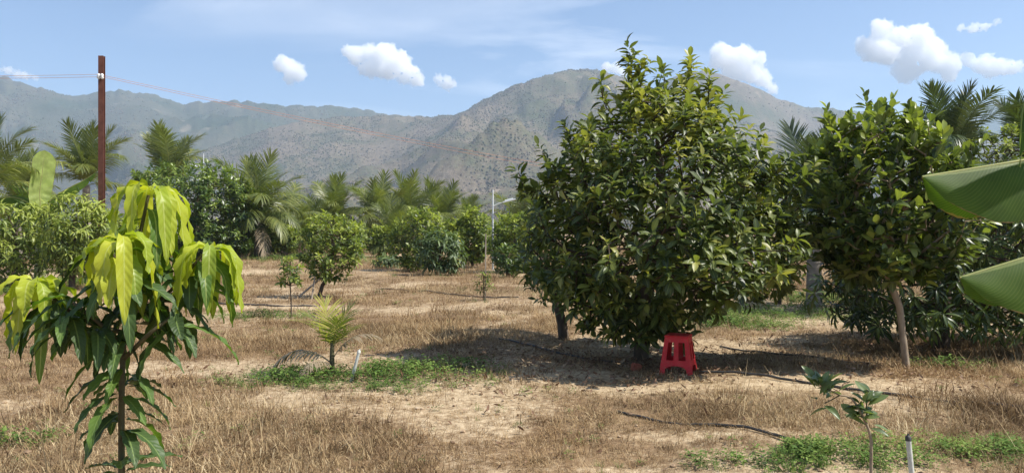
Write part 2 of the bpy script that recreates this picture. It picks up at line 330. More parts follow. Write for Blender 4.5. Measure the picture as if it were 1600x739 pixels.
def hill(name, poly, Rd, foot, label, mat, seed, nu=420, nv=110, gully=0.16, jag=1.0):
    px = np.linspace(poly[0][0], poly[-1][0], nu); py = np.interp(px, [p[0] for p in poly], [p[1] for p in poly])
    k = np.hanning(9); k /= k.sum(); py = np.convolve(np.pad(py, 4, mode='edge'), k, 'valid'); k2 = np.hanning(45); k2 /= k2.sum(); pys = np.convolve(np.pad(py, 22, mode='edge'), k2, 'valid')
    py = py - (fbm(px * 0.09, px * 0 + seed, seed, 4) - 0.5) * 6 * jag
    tanx = (px - 800) / FPX; ang = (HY - py) / FPX
    dr = Rd * (1 + 0.22 * (fbm(px * 0.005, px * 0 + 3.3, seed + 20, 2) - 0.5)); df = foot * (1 + 0.25 * (fbm(px * 0.005, px * 0 + 7.7, seed + 30, 2) - 0.5))
    v = np.linspace(0, 1.4, nv)[:, None]
    d = df[None] + (dr - df)[None] * v
    prof = np.where(v <= 1, v ** 1.25, 1 - (v - 1) * 0.9)
    H = (ang * dr)[None]
    Hs = ((HY - pys) / FPX * dr)[None]; z = Hs * prof + (H - Hs) * np.clip(1 - np.abs(v - 1) * 7, 0, 1)
    wX = tanx[None] * d; wY = d + 0 * wX; ux = (wX * 0.82 + wY * 0.57) * 0.0021; uy = (wY * 0.82 - wX * 0.57) * 0.0021
    wx = (fbm(ux * 0.8, uy * 0.8, seed + 70, 3) - 0.5) * 1.2; wy = (fbm(ux * 0.8 + 9, uy * 0.8 + 4, seed + 75, 3) - 0.5) * 1.2
    sk = fbm(ux + wx, uy + wy, seed + 40, 6, 0.45, ridged=True)
    fade = np.clip(v * 4, 0, 1) * np.clip(np.abs(1 - v) * 4, 0.0, 1)
    z = z - H * gully * 1.5 * (0.75 - sk) * fade + H * 0.02 * (fbm(ux * 9, uy * 9, seed + 60, 3) - 0.5) * fade
    z = np.where(v > 0.98, np.minimum(z, np.maximum(H, Hs)), z)
    z = np.where(v == 0, -5, z)
    V = np.stack([tanx[None] * d, d, z], -1)
    mb = MB(); i = np.arange(nv - 1)[:, None] * nu; j = np.arange(nu - 1)[None]
    mb.add(V.reshape(-1, 3), np.stack([i + j, i + j + 1, i + nu + j + 1, i + nu + j], -1).reshape(-1, 4))
    o = mb.build(name, mat); tag(o, label, 'hill', kind='structure')
    HILLPTS[len(HILLPTS)] = V
    return o
mh_main = hill_material('hill_dry_wood', (0.115, 0.09, 0.06), (0.195, 0.158, 0.11), (0.05, 0.068, 0.028), 0.0075, 0.8)
mh_left = hill_material('hill_green_wood', (0.055, 0.062, 0.035), (0.12, 0.105, 0.07), (0.03, 0.05, 0.022), 0.004, 0.8)
mh_far = hill_material('hill_far_wood', (0.07, 0.09, 0.06), (0.12, 0.13, 0.09), (0.05, 0.08, 0.05), 0.003, 0.8)
hill('hill', [(120, 330), (250, 268), (330, 228), (400, 206), (450, 192), (490, 183), (560, 181), (620, 178), (660, 181), (700, 179), (722, 175), (740, 164), (760, 152), (800, 135), (850, 118), (880, 110), (905, 107), (935, 109), (960, 116), (1000, 128), (1060, 150), (1150, 185), (1260, 215), (1400, 250), (1500, 280), (1640, 330)],
     2000, 620, 'dry wooded hill with the tall rounded summit left of the big dark tree', mh_main, 5, gully=0.52)
hill('hill', [(880, 260), (960, 190), (1000, 150), (1040, 125), (1080, 110), (1105, 109), (1130, 118), (1180, 135), (1220, 155), (1260, 167), (1310, 170), (1350, 178), (1400, 190), (1500, 205), (1620, 215), (1800, 240)],
     2500, 1300, 'shoulder hill sloping down to the right behind the big dark tree', mh_main, 11, gully=0.34)
hill('hill', [(-260, 130), (-100, 122), (0, 118), (40, 128), (75, 140), (105, 148), (140, 147), (185, 138), (210, 142), (250, 151), (280, 161), (330, 158), (390, 157), (450, 164), (520, 164), (580, 172), (640, 190), (760, 230), (860, 270)],
     2800, 1200, 'long hazy forested ridge behind the rusty post on the left', mh_left, 17, jag=1.5, gully=0.42)
hill('hill', [(1150, 230), (1250, 185), (1300, 176), (1350, 172), (1400, 178), (1440, 182), (1490, 176), (1530, 161), (1560, 151), (1600, 150), (1700, 156), (1900, 170)],
     3500, 2500, 'farthest pale blue ridge at the right edge behind the palms', mh_far, 23)

# far woodland on the slopes (reads as one mass)
def make_template_collection(name, meshes):
    c = bpy.data.collections.new(name)
    for k, me in enumerate(meshes):
        o = bpy.data.objects.new('%s_%02d' % (name, k), me); c.objects.link(o)
    return c
def scatter(name, pts, rotv, scale, idx, meshes, label, cat):
    me = bpy.data.meshes.new(name); pts = np.asarray(pts, float); n = len(pts)
    me.vertices.add(n); me.vertices.foreach_set('co', pts.ravel())
    a = me.attributes.new('rotv', 'FLOAT_VECTOR', 'POINT'); a.data.foreach_set('vector', np.asarray(rotv, float).ravel())
    a = me.attributes.new('scl', 'FLOAT_VECTOR', 'POINT'); s = np.asarray(scale, float); s = s if s.ndim == 2 else np.repeat(s[:, None], 3, 1); a.data.foreach_set('vector', s.ravel())
    a = me.attributes.new('idx', 'INT', 'POINT'); a.data.foreach_set('value', np.asarray(idx, np.int32))
    o = obj(name, me); col = make_template_collection('src_' + name, meshes)
    g = bpy.data.node_groups.new('scatter_' + name, 'GeometryNodeTree')
    g.interface.new_socket('Geometry', in_out='INPUT', socket_type='NodeSocketGeometry'); g.interface.new_socket('Geometry', in_out='OUTPUT', socket_type='NodeSocketGeometry')
    gi = g.nodes.new('NodeGroupInput'); go = g.nodes.new('NodeGroupOutput'); iop = g.nodes.new('GeometryNodeInstanceOnPoints')
    ci_ = g.nodes.new('GeometryNodeCollectionInfo'); ci_.inputs['Collection'].default_value = col
    ci_.inputs['Separate Children'].default_value = True; ci_.inputs['Reset Children'].default_value = True
    def na_(nm, dt):
        k = g.nodes.new('GeometryNodeInputNamedAttribute'); k.data_type = dt; k.inputs['Name'].default_value = nm; return k.outputs[0]
    L = g.links.new
    L(gi.outputs[0], iop.inputs['Points']); L(ci_.outputs[0], iop.inputs['Instance']); iop.inputs['Pick Instance'].default_value = True
    L(na_('idx', 'INT'), iop.inputs['Instance Index']); L(na_('scl', 'FLOAT_VECTOR'), iop.inputs['Scale'])
    e2r = g.nodes.new('FunctionNodeEulerToRotation'); L(na_('rotv', 'FLOAT_VECTOR'), e2r.inputs[0]); L(e2r.outputs[0], iop.inputs['Rotation'])
    L(iop.outputs[0], go.inputs[0])
    md = o.modifiers.new('scatter', 'NODES'); md.node_group = g
    return tag(o, label, cat, kind='stuff')

import bmesh
def lump_mesh(name, seed, mat, flat=0.8):
    bm = bmesh.new(); bmesh.ops.create_icosphere(bm, subdivisions=2, radius=1.0); r = random.Random(seed)
    for v in bm.verts:
        v.co *= 0.75 + 0.5 * r.random(); v.co.z = v.co.z * flat + 0.4
    me = bpy.data.meshes.new(name); bm.to_mesh(me); bm.free(); me.materials.append(mat); return me
def woodmat():
    m, t, out = mat_new('hill_trees'); oi = t.nodes.new('ShaderNodeObjectInfo')
    geo = t.nodes.new('ShaderNodeNewGeometry'); pn = noise(t, geo.outputs['Position'], 0.006, 5, 0.6)
    f = mth(t, 'ADD', mth(t, 'MULTIPLY', oi.outputs['Random'], 0.5), mth(t, 'MULTIPLY', mth(t, 'SUBTRACT', pn, 0.4), 2.4), clamp=True)
    c = ramp(t, f, [(0.0, (0.058, 0.072, 0.032)), (0.4, (0.085, 0.09, 0.046)), (0.55, (0.115, 0.093, 0.064)), (1.0, (0.19, 0.155, 0.115))])
    b = principled(t, c, 0.95, 0.05); t.links.new(b.outputs[0], out.inputs[0]); return m
mw = woodmat(); lumps = [lump_mesh('hill_tree_%d' % k, k, mw, 0.7 + 0.25 * k) for k in range(3)]
def sample_hill(V, n, smin, smax, power):
    nv, nu = V.shape[:2]; fi = rng.random(n) * (nv * 1.03 / 1.4 - 2); fj = rng.random(n) * (nu - 2)
    i0 = fi.astype(int); j0 = fj.astype(int); a = (fi - i0)[:, None]; b = (fj - j0)[:, None]
    p = (V[i0, j0] * (1 - a) + V[i0 + 1, j0] * a) * (1 - b) + (V[i0, j0 + 1] * (1 - a) + V[i0 + 1, j0 + 1] * a) * b
    keep = rng.random(n) < 0.08 + 1.0 * np.clip((fbm(p[:, 0] * 0.007, p[:, 1] * 0.007, 91, 5, 0.6) - 0.42) * 5, 0, 1)
    p = p[keep]; s = smin + (smax - smin) * rng.random(len(p)) ** power
    return p, s
wp, ws = [], []
for k, n, s0, s1 in ((0, 120000, 0.6, 1.9), (1, 26000, 0.8, 2.2), (2, 46000, 0.9, 2.6), (3, 9000, 1.5, 3.5)):
    p, s = sample_hill(HILLPTS[k], n, s0, s1, 2.0); wp.append(p); ws.append(s)
wp = np.concatenate(wp); ws = np.concatenate(ws)
scatter('hill_woodland', wp, np.stack([np.zeros(len(wp)), np.zeros(len(wp)), rng.random(len(wp)) * 6.28], 1), ws, rng.integers(0, 3, len(wp)), lumps, 'dry scrub and trees covering the hillsides', 'woodland')

# haze: the air between the orchard and the hills
hb = MB(); box(hb, (0, 2300, 370), (9600, 6000, 790)); 
m, t, out = mat_new('haze_air'); pv = t.nodes.new('ShaderNodeVolumePrincipled'); pv.inputs['Color'].default_value = (0.62, 0.79, 1.0, 1); pv.inputs['Density'].default_value = 0.00018; pv.inputs['Anisotropy'].default_value = 0.15
t.links.new(pv.outputs[0], out.inputs['Volume'])
haze = hb.build('haze', m, smooth=False); tag(haze, 'thin blue haze in the air before the hills', 'haze', kind='stuff')

# clouds: closed bumpy bodies filled with dense white scattering vapour
m, t, out = mat_new('cloud_vapour'); vs = t.nodes.new('ShaderNodeVolumeScatter'); vs.inputs['Color'].default_value = (1, 1, 1, 1); vs.inputs['Density'].default_value = 0.0135; vs.inputs['Anisotropy'].default_value = 0.0
t.links.new(vs.outputs[0], out.inputs['Volume']); M['cloud'] = m
tx = bpy.data.textures.new('cloud_lumps', 'CLOUDS'); tx.noise_scale = 190; tx.noise_depth = 3
tx2 = bpy.data.textures.new('cloud_curls', 'CLOUDS'); tx2.noise_scale = 85; tx2.noise_depth = 2; tx2.noise_type = 'HARD_NOISE'
tx3 = bpy.data.textures.new('cloud_fray', 'CLOUDS'); tx3.noise_scale = 36; tx3.noise_depth = 2; tx3.noise_type = 'HARD_NOISE'
def cloud(puffs, label, dens=1.0, D=9000):
    """puffs: (px, py, radius in px)"""
    r = random.Random(len(label)); bm = bmesh.new()
    for (px, py, rad) in puffs:
        for k in range(3):
            q = P(px + r.uniform(-.35, .35) * rad, py + r.uniform(-.3, .3) * rad, D + r.uniform(-0.8, 0.8) * rad * D / FPX)
            s = rad * D / FPX * r.uniform(0.86, 1.2)
            mtx = Matrix.Translation(q) @ Matrix.Diagonal((s, s, s * 0.9, 1))
            bmesh.ops.create_icosphere(bm, subdivisions=3, radius=1.0, matrix=mtx)
    me = bpy.data.meshes.new('cloud'); bm.to_mesh(me); bm.free(); me.materials.append(M['cloud'])
    o = obj('cloud', me)
    md = o.modifiers.new('union', 'REMESH'); md.mode = 'VOXEL'; md.voxel_size = 8 * D / 9000
    for tex, st in ((tx, 120), (tx2, 70), (tx3, 28)):
        d = o.modifiers.new('lumps', 'DISPLACE'); d.texture = tex; d.texture_coords = 'GLOBAL'; d.strength = st * D / 9000; d.mid_level = 0.46
    return tag(o, label, 'cloud', 'white clouds above the hills')
cloud([(438, 95, 11), (446, 105, 14), (460, 112, 14), (470, 107, 8), (452, 122, 9)], 'small round white cloud left of the long white cloud')
cloud([(546, 80, 11), (560, 85, 15), (580, 82, 14), (600, 84, 17), (612, 80, 10), (625, 96, 17), (605, 105, 17), (642, 112, 14), (655, 124, 11), (580, 104, 14), (630, 122, 10)], 'long white cloud tapering down to the right above the left hills')
cloud([(683, 122, 7), (693, 128, 9), (705, 133, 6)], 'tiny white puff at the right end of the long cloud')
cloud([(1125, 80, 14), (1140, 90, 18), (1165, 88, 17), (1185, 92, 12), (1150, 110, 18), (1175, 115, 17), (1195, 125, 13), (1205, 138, 9), (1120, 100, 12)], 'white cloud rising behind the hill right of the big tree top')
cloud([(950, 105, 8), (962, 108, 9), (975, 113, 8)], 'small white cloud peeping over the rounded summit')
cloud([(1350, 72, 16), (1378, 50, 17), (1385, 78, 25), (1410, 65, 20), (1438, 55, 17), (1440, 85, 26), (1462, 75, 17), (1475, 100, 20), (1420, 105, 20), (1485, 115, 12), (1360, 88, 10)], 'largest billowing white cloud at the upper right')
cloud([(1515, 95, 12), (1535, 100, 15), (1560, 105, 15), (1580, 108, 14), (1545, 115, 10)], 'white cloud beside the largest cloud near the right edge')
cloud([(1502, 45, 6), (1520, 45, 8), (1540, 42, 8), (1558, 36, 7)], 'thin small white cloud above the cloud at the right edge')
cloud([(-10, 108, 9), (15, 112, 8), (40, 119, 8), (55, 122, 7), (28, 116, 7)], 'white cloud strip just behind the left ridge top')

# ------------------------------------------------------------------ leaves and trees
def leaf_tpl(rows=4, w=0.4, peak=0.5, fold=0.25, curl=0.35, tip=0.04, stalk=0.0):
    """a single leaf of length 1 along +Y, folded along the midrib, curling down"""
    t_ = np.linspace(0, 1, rows + 1)
    prof = np.where(t_ < peak, np.sin(t_ / peak * np.pi / 2) ** 0.85, np.cos((t_ - peak) / (1 - peak) * np.pi / 2) ** 0.75)
    prof = np.maximum(prof, 0.05); prof[-1] = tip
    y = t_ * (1 - curl * 0.2 * t_); z = -curl * 0.5 * t_ ** 2
    hw = prof * w / 2
    V = []; U = []
    for k in range(rows + 1):
        V += [(-hw[k], y[k], z[k] + fold * hw[k] * 2), (0, y[k], z[k]), (hw[k], y[k], z[k] + fold * hw[k] * 2)]; U += [(0, t_[k]), (0.5, t_[k]), (1, t_[k])]
    F = []
    for k in range(rows):
        for q in (0, 1): F.append((3 * k + q, 3 * k + q + 1, 3 * k + q + 4, 3 * k + q + 3))
    return np.array(V), np.array(F), np.array(U)
def basis(d, up):
    """columns x, y=d, z about up"""
    d = d / (np.linalg.norm(d, axis=1)[:, None] + 1e-9)
    x = np.cross(d, up); x /= np.linalg.norm(x, axis=1)[:, None] + 1e-9
    z = np.cross(x, d); return np.stack([x, d, z], -1)
def bake(mb, tpl, pos, Rm, scl, tint):
    V, F, U = tpl; n = len(pos); k = len(V)
    W = np.einsum('nij,kj->nki', Rm, V) * scl[:, None, None] + pos[:, None]
    mb.add(W.reshape(-1, 3), (F[None] + (np.arange(n) * k)[:, None, None]).reshape(-1, F.shape[1]), np.tile(U, (n, 1)), np.repeat(tint, k))
def skeleton(base, trunk, tips, alpha=0.35):
    """greedy branching: every tip joins the nearest node of the growing tree"""
    nodes = [np.array(p, float) for p in trunk]; par = [-1] + list(range(len(trunk) - 1)); plen = [0.0]
    for k in range(1, len(nodes)): plen.append(plen[-1] + np.linalg.norm(nodes[k] - nodes[k - 1]))
    A = np.array(nodes); PL = np.array(plen); PL[:max(1, len(trunk) // 2)] += 3.0
    order = np.argsort(np.linalg.norm(tips - A[-1], axis=1)); tipidx = []
    for q in order:
        p = tips[q]; d = np.linalg.norm(A - p, axis=1); cost = d + alpha * PL
        j = int(np.argmin(cost)); L = d[j]
        if L > 0.35:
            mid = A[j] + (p - A[j]) * 0.5 + np.array([0, 0, -0.06 * L]) + rng.normal(0, 0.04 * L, 3)
            A = np.vstack([A, mid]); PL = np.append(PL, PL[j] + L * 0.5); par.append(j); j = len(A) - 1; L *= 0.5
        A = np.vstack([A, p]); PL = np.append(PL, PL[j] + L); par.append(j); tipidx.append(len(A) - 1)
    return A, np.array(par), np.array(tipidx)
def skin_skeleton(mb, A, par, r_tip, r_base, ntrunk, sides=6):
    n = len(A); w = np.zeros(n); kids = np.bincount(par[par >= 0], minlength=n)
    w[kids == 0] = 1
    for k in range(n - 1, 0, -1): w[par[k]] += w[k]
    w = np.maximum(w, 1)
    rad = r_tip * w ** 0.42; rad *= np.where(rad > r_base, r_base / np.maximum(rad, 1e-9), 1)
    rad[:ntrunk] = np.maximum(rad[:ntrunk], r_base * np.linspace(1.15, 0.6, ntrunk))
    tube(mb, A[:ntrunk], rad[:ntrunk], 10)
    for k in range(ntrunk, n):
        j = par[k]; r0 = min(rad[j], rad[k] * 1.5)
        tube(mb, [A[j], A[k]], [r0, rad[k]], sides if rad[k] > 0.02 else 4, cap=False)
def envelope_points(prof, n, c, shell=0.55, squash=1.0, clump=0.0):
    """prof: list of (z, xmin, xmax) across the crown; returns points filling it, more of them towards the outside"""
    prof = sorted(prof); z = np.array([p[0] for p in prof]); lo = np.array([p[1] for p in prof]); hi = np.array([p[2] for p in prof])
    out = []
    while len(out) < n:
        zz = z.min() + (z.max() - z.min()) * rng.random(); a = np.interp(zz, z, lo); b = np.interp(zz, z, hi); r = (b - a) / 2
        if rng.random() > (r / ((hi - lo).max() / 2)) ** 1.3 + 0.04: continue
        q = rng.random() ** (0.5 * (1 - shell) + 0.02 if rng.random() < 0.75 else 0.6); th = rng.random() * 2 * np.pi
        if clump:
            X_, Y_ = r * q * math.cos(th), r * q * math.sin(th)
            nn_ = (math.sin(X_ * clump + 1.3) * math.sin(Y_ * clump * 1.1 + 4.2) + math.sin(zz * clump * 1.2 + X_ * 2.1) * math.sin(Y_ * clump * 0.9 + zz * 1.7 + 0.8)) * 0.5
            if nn_ < -0.05 and rng.random() < 0.75: continue
            q = q * (1.0 + 0.13 * nn_) + abs(rng.normal(0, 0.05))
        out.append((c[0] + (a + b) / 2 + r * q * math.cos(th), c[1] + r * squash * q * math.sin(th), zz))
    return np.array(out)
def broadleaf(name, label, cat, base, trunk, prof, ntips, tpls, mat, leaf_len, per=9, bark='bark', r_base=0.06, shoot=0.16, young=0.25, droop=0.0, nparts=0, group=None, spread=(0.6, 1.35), squash=1.0, upw=0.7, extra=None, r_tip=0.006, shell=0.55, clump=0.0, tmean=0.35, sprays=0):
    base = np.array(base, float)
    root = thing(name, label, cat, base, 0, group)
    tips = envelope_points(prof, ntips, (0, 0), shell, squash, clump)
    if sprays:
        ou = tips - np.array([np.mean([(p[1] + p[2]) / 2 for p in prof]), 0, np.mean([p[0] for p in prof])]); od = np.linalg.norm(ou / np.array([1, 1, 1.2]), axis=1)
        cand = np.argsort(-od * rng.uniform(0.75, 1.0, len(od)))[:sprays]; cand = cand[ou[cand, 2] > 0.15]
        for q in cand:
            dv = ou[q] / (np.linalg.norm(ou[q]) + 1e-6) * 0.6 + np.array([0, 0, 0.8]) + rng.normal(0, 0.2, 3); dv /= np.linalg.norm(dv)
            for st_ in ((0.13, 0.27) if rng.random() < 0.6 else (0.14, 0.28, 0.42)): tips = np.vstack([tips, tips[q] + dv * st_])
    if extra is not None: tips = np.vstack([tips, extra])
    A, par, ti = skeleton(None, np.array(trunk, float), tips)
    tb = MB(); skin_skeleton(tb, A, par, r_tip, r_base, len(trunk)); tb.build('trunk', M[bark], root)
    cz = np.mean([p[0] for p in prof]); cx = np.mean([(p[1] + p[2]) / 2 for p in prof])
    pos, dirs, ups, scl, tin = [], [], [], [], []
    zmax = max(p[0] for p in prof); zmin = min(p[0] for p in prof)
    T_ = A[ti]; outv = T_ - np.array([cx, 0, cz]); outv /= np.linalg.norm(outv, axis=1)[:, None] + 1e-6
    for k in range(len(T_)):
        s = outv[k] * 0.8 + np.array([0, 0, upw]) + rng.normal(0, 0.3, 3); s /= np.linalg.norm(s)
        L = shoot * rng.uniform(0.6, 1.4); ph = rng.random() * 6.28
        u = np.cross(s, [0.3, 0.5, 0.8]); u /= np.linalg.norm(u); w = np.cross(s, u)
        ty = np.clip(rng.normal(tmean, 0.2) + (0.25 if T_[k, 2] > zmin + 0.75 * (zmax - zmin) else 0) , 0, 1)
        isy = rng.random() < young
        n = max(3, int(per * rng.uniform(0.7, 1.3)))
        for q in range(n):
            f = (q + 0.5) / n; ph += 2.4 + rng.normal(0, 0.25)
            a = np.interp(f, [0, 1], [spread[1], spread[0]]) + rng.normal(0, 0.18)
            d = s * math.cos(a) + (u * math.cos(ph) + w * math.sin(ph)) * math.sin(a); d = d + np.array([0, 0, -droop * rng.uniform(0.6, 1.3)])
            pos.append(T_[k] + s * L * (f - 0.5) + d * 0.01); dirs.append(d); ups.append(s * 0.8 + np.array([0, 0, 0.7]) + rng.normal(0, 0.25, 3))
            scl.append(leaf_len * rng.uniform(0.7, 1.25) * (1.0 - 0.25 * f * (1 if isy else 0.5)))
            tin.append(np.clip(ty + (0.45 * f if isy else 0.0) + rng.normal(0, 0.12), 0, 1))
    pos = np.array(pos); Rm = basis(np.array(dirs), np.array(ups)); scl = np.array(scl); tin = np.array(tin)
    keep = pos[:, 2] > 0.12
    pos, Rm, scl, tin = pos[keep], Rm[keep], scl[keep], tin[keep]
    order = np.arange(len(pos))
    if nparts:
        order = np.argsort(np.linalg.norm(pos + base - np.array([0, 0, CAMH]), axis=1) - 2.0 * scl)
    big, rest = order[:nparts], order[nparts:]
    cb = MB(); pick = rng.integers(0, len(tpls), len(rest))
    for k, tp in enumerate(tpls):
        q = rest[pick == k]
        if len(q): bake(cb, tp, pos[q], Rm[q], scl[q], tin[q])
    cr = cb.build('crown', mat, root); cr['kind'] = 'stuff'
    if nparts:
        lib = []
        for tp in tpls:
            for tv in (0.12, 0.32, 0.5, 0.7, 0.9):
                l = MB(); l.add(tp[0], tp[1], tp[2], tv); lib.append(l.mesh('leaf', mat))
        for q in big:
            me = lib[int(rng.integers(0, len(tpls))) * 5 + int(np.argmin(np.abs(np.array((0.12, 0.32, 0.5, 0.7, 0.9)) - tin[q])))]
            o = obj('leaf', me, cr)
            m4 = np.eye(4); m4[:3, :3] = Rm[q] * scl[q]; m4[:3, 3] = pos[q]; o.matrix_local = Matrix(m4.tolist())
    return root
T_ELL = [leaf_tpl(4, 0.40, 0.5, 0.22, 0.5), leaf_tpl(4, 0.36, 0.45, 0.35, 0.9), leaf_tpl(4, 0.44, 0.5, 0.1, 0.2)]
T_OBO = [leaf_tpl(4, 0.58, 0.62, 0.18, 0.2, 0.14), leaf_tpl(4, 0.54, 0.58, 0.3, 0.5, 0.12), leaf_tpl(4, 0.62, 0.6, 0.1, -0.2, 0.14)]
T_LAN = [leaf_tpl(4, 0.22, 0.45, 0.25, 0.8), leaf_tpl(4, 0.20, 0.4, 0.3, 1.2), leaf_tpl(4, 0.24, 0.45, 0.15, 0.5)]
T_SML = [leaf_tpl(2, 0.45, 0.5, 0.2, 0.3), leaf_tpl(2, 0.5, 0.5, 0.1, 0.6)]

# --- the big dark fruit tree in the middle
D0 = 9.5; pm = FPX / D0
def prof_px(rows, basex, basey, D):
    k = FPX / D
    return [((basey - y) / k, (a - basex) / k, (b - basex) / k) for y, a, b in rows]
bx, by = 1002, 564
pr = prof_px([(150, 990, 1085), (185, 940, 1130), (225, 895, 1160), (265, 864, 1195), (310, 848, 1225), (360, 836, 1240), (395, 830, 1245), (425, 832, 1238), (450, 850, 1205), (475, 880, 1150), (500, 925, 1070), (525, 965, 1030)], bx, by, D0)
ex = []
for (x0, y0, x1, y1, n) in ((985, 200, 988, 84, 11), (1000, 180, 1000, 110, 6), (1065, 200, 1082, 98, 10), (1100, 200, 1108, 120, 8), (948, 240, 936, 132, 9), (1110, 190, 1138, 150, 4), (1030, 200, 1035, 118, 7), (905, 270, 885, 205, 6), (870, 300, 850, 238, 4), (1150, 260, 1165, 215, 4), (1215, 300, 1235, 268, 4), (968, 190, 1010, 105, 4)):
    for k in range(n):
        f = k / max(1, n - 1); ex.append(((x0 + (x1 - x0) * f - bx) / pm + rng.normal(0, .02), rng.normal(0, 0.12), (by - (y0 + (y1 - y0) * f)) / pm))
for k in range(34):
    a_ = rng.random() * 6.28; q_ = rng.uniform(0.12, 0.75); ex.append((q_ * math.cos(a_), q_ * math.sin(a_), rng.uniform(0.3, 0.75)))
g = gpt(bx, D0)
broadleaf('fruit_tree', 'big dark bushy fruit tree with foliage almost to the ground beside the red stool', 'tree', g,
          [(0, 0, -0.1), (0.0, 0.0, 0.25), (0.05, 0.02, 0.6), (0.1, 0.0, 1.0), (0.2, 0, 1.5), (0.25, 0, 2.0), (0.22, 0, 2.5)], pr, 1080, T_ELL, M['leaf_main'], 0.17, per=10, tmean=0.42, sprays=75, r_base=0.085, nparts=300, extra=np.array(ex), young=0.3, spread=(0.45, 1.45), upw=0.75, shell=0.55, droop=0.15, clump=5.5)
# --- smaller tree just behind its left side, leaning trunk
g = gpt(880, 11.4)
broadleaf('fruit_tree', 'smaller tree with a leaning dark trunk at the left side of the big tree', 'tree', g,
          [(0.02, 0, -0.1), (-0.02, 0, 0.25), (-0.1, 0, 0.55), (-0.12, 0, 1.0), (-0.1, 0, 1.4)], [(0.55, -0.35, 0.35), (0.8, -0.6, 0.5), (1.2, -0.7, 0.7), (1.8, -0.55, 0.7), (2.2, -0.3, 0.4)], 170, T_ELL, M['leaf_main'], 0.13, per=9, r_base=0.075, young=0.3)
# --- round leaved tree on the right with the pale forked trunk
D1 = 9.0; bx, by = 1415, 575; g = gpt(bx, D1); k1 = FPX / D1
pr = prof_px([(180, 1370, 1412), (205, 1312, 1445), (240, 1298, 1475), (275, 1305, 1505), (310, 1285, 1500), (350, 1296, 1520), (390, 1282, 1490), (415, 1305, 1475), (436, 1325, 1440)], bx, by, D1)
ex = [((x - bx) / k1, rng.normal(0, 0.1), (by - y) / k1) for x, y in ((1392, 172), (1396, 168), (1390, 185), (1300, 225), (1295, 260), (1345, 195), (1470, 225), (1285, 330), (1282, 390), (1395, 210), (1312, 195), (1318, 212), (1440, 215), (1360, 205), (1500, 250), (1505, 270), (1520, 300), (1290, 240))]
broadleaf('round_leaved_tree', 'slim tree with rounded leaves on a pale forked trunk right of the stool', 'tree', g,
          [(0.02, 0, -0.1), (-0.03, 0, 0.35), (-0.07, 0, 0.72), (-0.16, 0, 0.95), (-0.26, 0, 1.25), (-0.2, 0, 1.8)], pr, 540, T_OBO, M['leaf_round'], 0.15, per=8, shoot=0.22, tmean=0.34, sprays=40, bark='bark_pale', r_base=0.038, nparts=300, young=0.45, spread=(0.35, 1.25), upw=0.9, extra=np.array(ex), squash=0.95, shell=0.45, r_tip=0.007, clump=8.0)
# --- wide dark mango tree at the right edge
D2 = 10.7; g = gpt(1470, D2)
broadleaf('mango_tree', 'wide dark mango tree with drooping narrow leaves behind the pale forked trunk', 'tree', g,
          [(0, 0, -0.1), (0.0, 0, 0.3), (0.02, 0, 0.6), (0.1, 0, 1.0), (0.3, 0, 1.6)], [(0.30, -1.2, 1.7), (0.6, -1.55, 2.1), (1.0, -1.5, 2.3), (1.5, -1.2, 2.3), (2.0, -0.6, 2.1), (2.4, 0.0, 1.5), (2.6, 0.4, 1.2)], 800, T_LAN, M['leaf_mango'], 0.2, per=11, tmean=0.42, r_base=0.11, nparts=300, young=0.15, droop=0.55, spread=(0.8, 1.6), upw=0.5, squash=0.8, shell=0.55, clump=5.0)
# --- fine leaved tree behind it
g = gpt(1545, 15.5)
broadleaf('fine_leaved_tree', 'bright fine leaved tree behind the upper banana leaf', 'tree', g, [(0, 0, -0.1), (0, 0, 0.8), (0.1, 0, 1.6), (0.1, 0, 2.2)],
          [(0.9, -1.2, 1.5), (1.6, -1.7, 1.9), (2.4, -1.8, 2.0), (3.1, -1.5, 2.0), (3.5, -0.9, 1.6), (3.7, -0.3, 1.0)], 760, T_SML, M['leaf_mid'], 0.12, per=12, r_base=0.1, young=0.5, squash=0.7, droop=0.2)

# --- orchard trees in the middle distance
def orchard(name, label, px, D, rows, ntips, tpls, mat, ll, per=9, trunk=None, rb=0.05, young=0.3, droop=0.0, bark='bark', cat='tree', basey=None, **kw):
    g = gpt(px, D); by_ = HY + CAMH * FPX / D
    pr = prof_px(rows, px, by_, D); zc = np.mean([p[0] for p in pr]); xc = np.mean([(p[1] + p[2]) / 2 for p in pr])
    tr = trunk or [(0, 0, -0.1), (xc * 0.2, 0, zc * 0.3), (xc * 0.5, 0, zc * 0.65), (xc * 0.9, 0, zc), (xc, 0, zc * 1.25)]
    return broadleaf(name, label, cat, g, tr, pr, ntips, tpls, mat, ll, per=per, r_base=rb, young=young, droop=droop, bark=bark, **kw)
orchard('orange_tree', 'round topped young tree on a tilted trunk propped by stakes', 496, 18.6, [(338, 490, 545), (355, 476, 562), (385, 470, 568), (410, 472, 566), (428, 490, 550), (438, 505, 535)], 210, T_ELL, M['leaf_mid'], 0.15, per=10, young=0.4, rb=0.045, trunk=[(0, 0, -0.1), (0.12, 0, 0.3), (0.3, 0, 0.6), (0.38, 0, 1.0), (0.36, 0, 1.4)])
orchard('shade_tree', 'dense glossy dark tree behind the drooping flush of the mango sapling', 308, 44, [(258, 255, 335), (270, 230, 365), (300, 215, 383), (335, 220, 390), (370, 235, 388), (392, 260, 380), (402, 285, 350)], 900, T_ELL, M['leaf_dark'], 0.34, per=10, rb=0.2, young=0.45, shoot=0.4, shell=0.7, clump=2.6)
orchard('orchard_tree', 'bushy tree with bright yellow green top behind the papaya', 655, 31, [(328, 640, 682), (345, 620, 692), (370, 608, 690), (395, 612, 680), (412, 622, 680), (420, 640, 670)], 260, T_ELL, M['leaf_mid'], 0.22, per=9, rb=0.07, young=0.5, shoot=0.25)
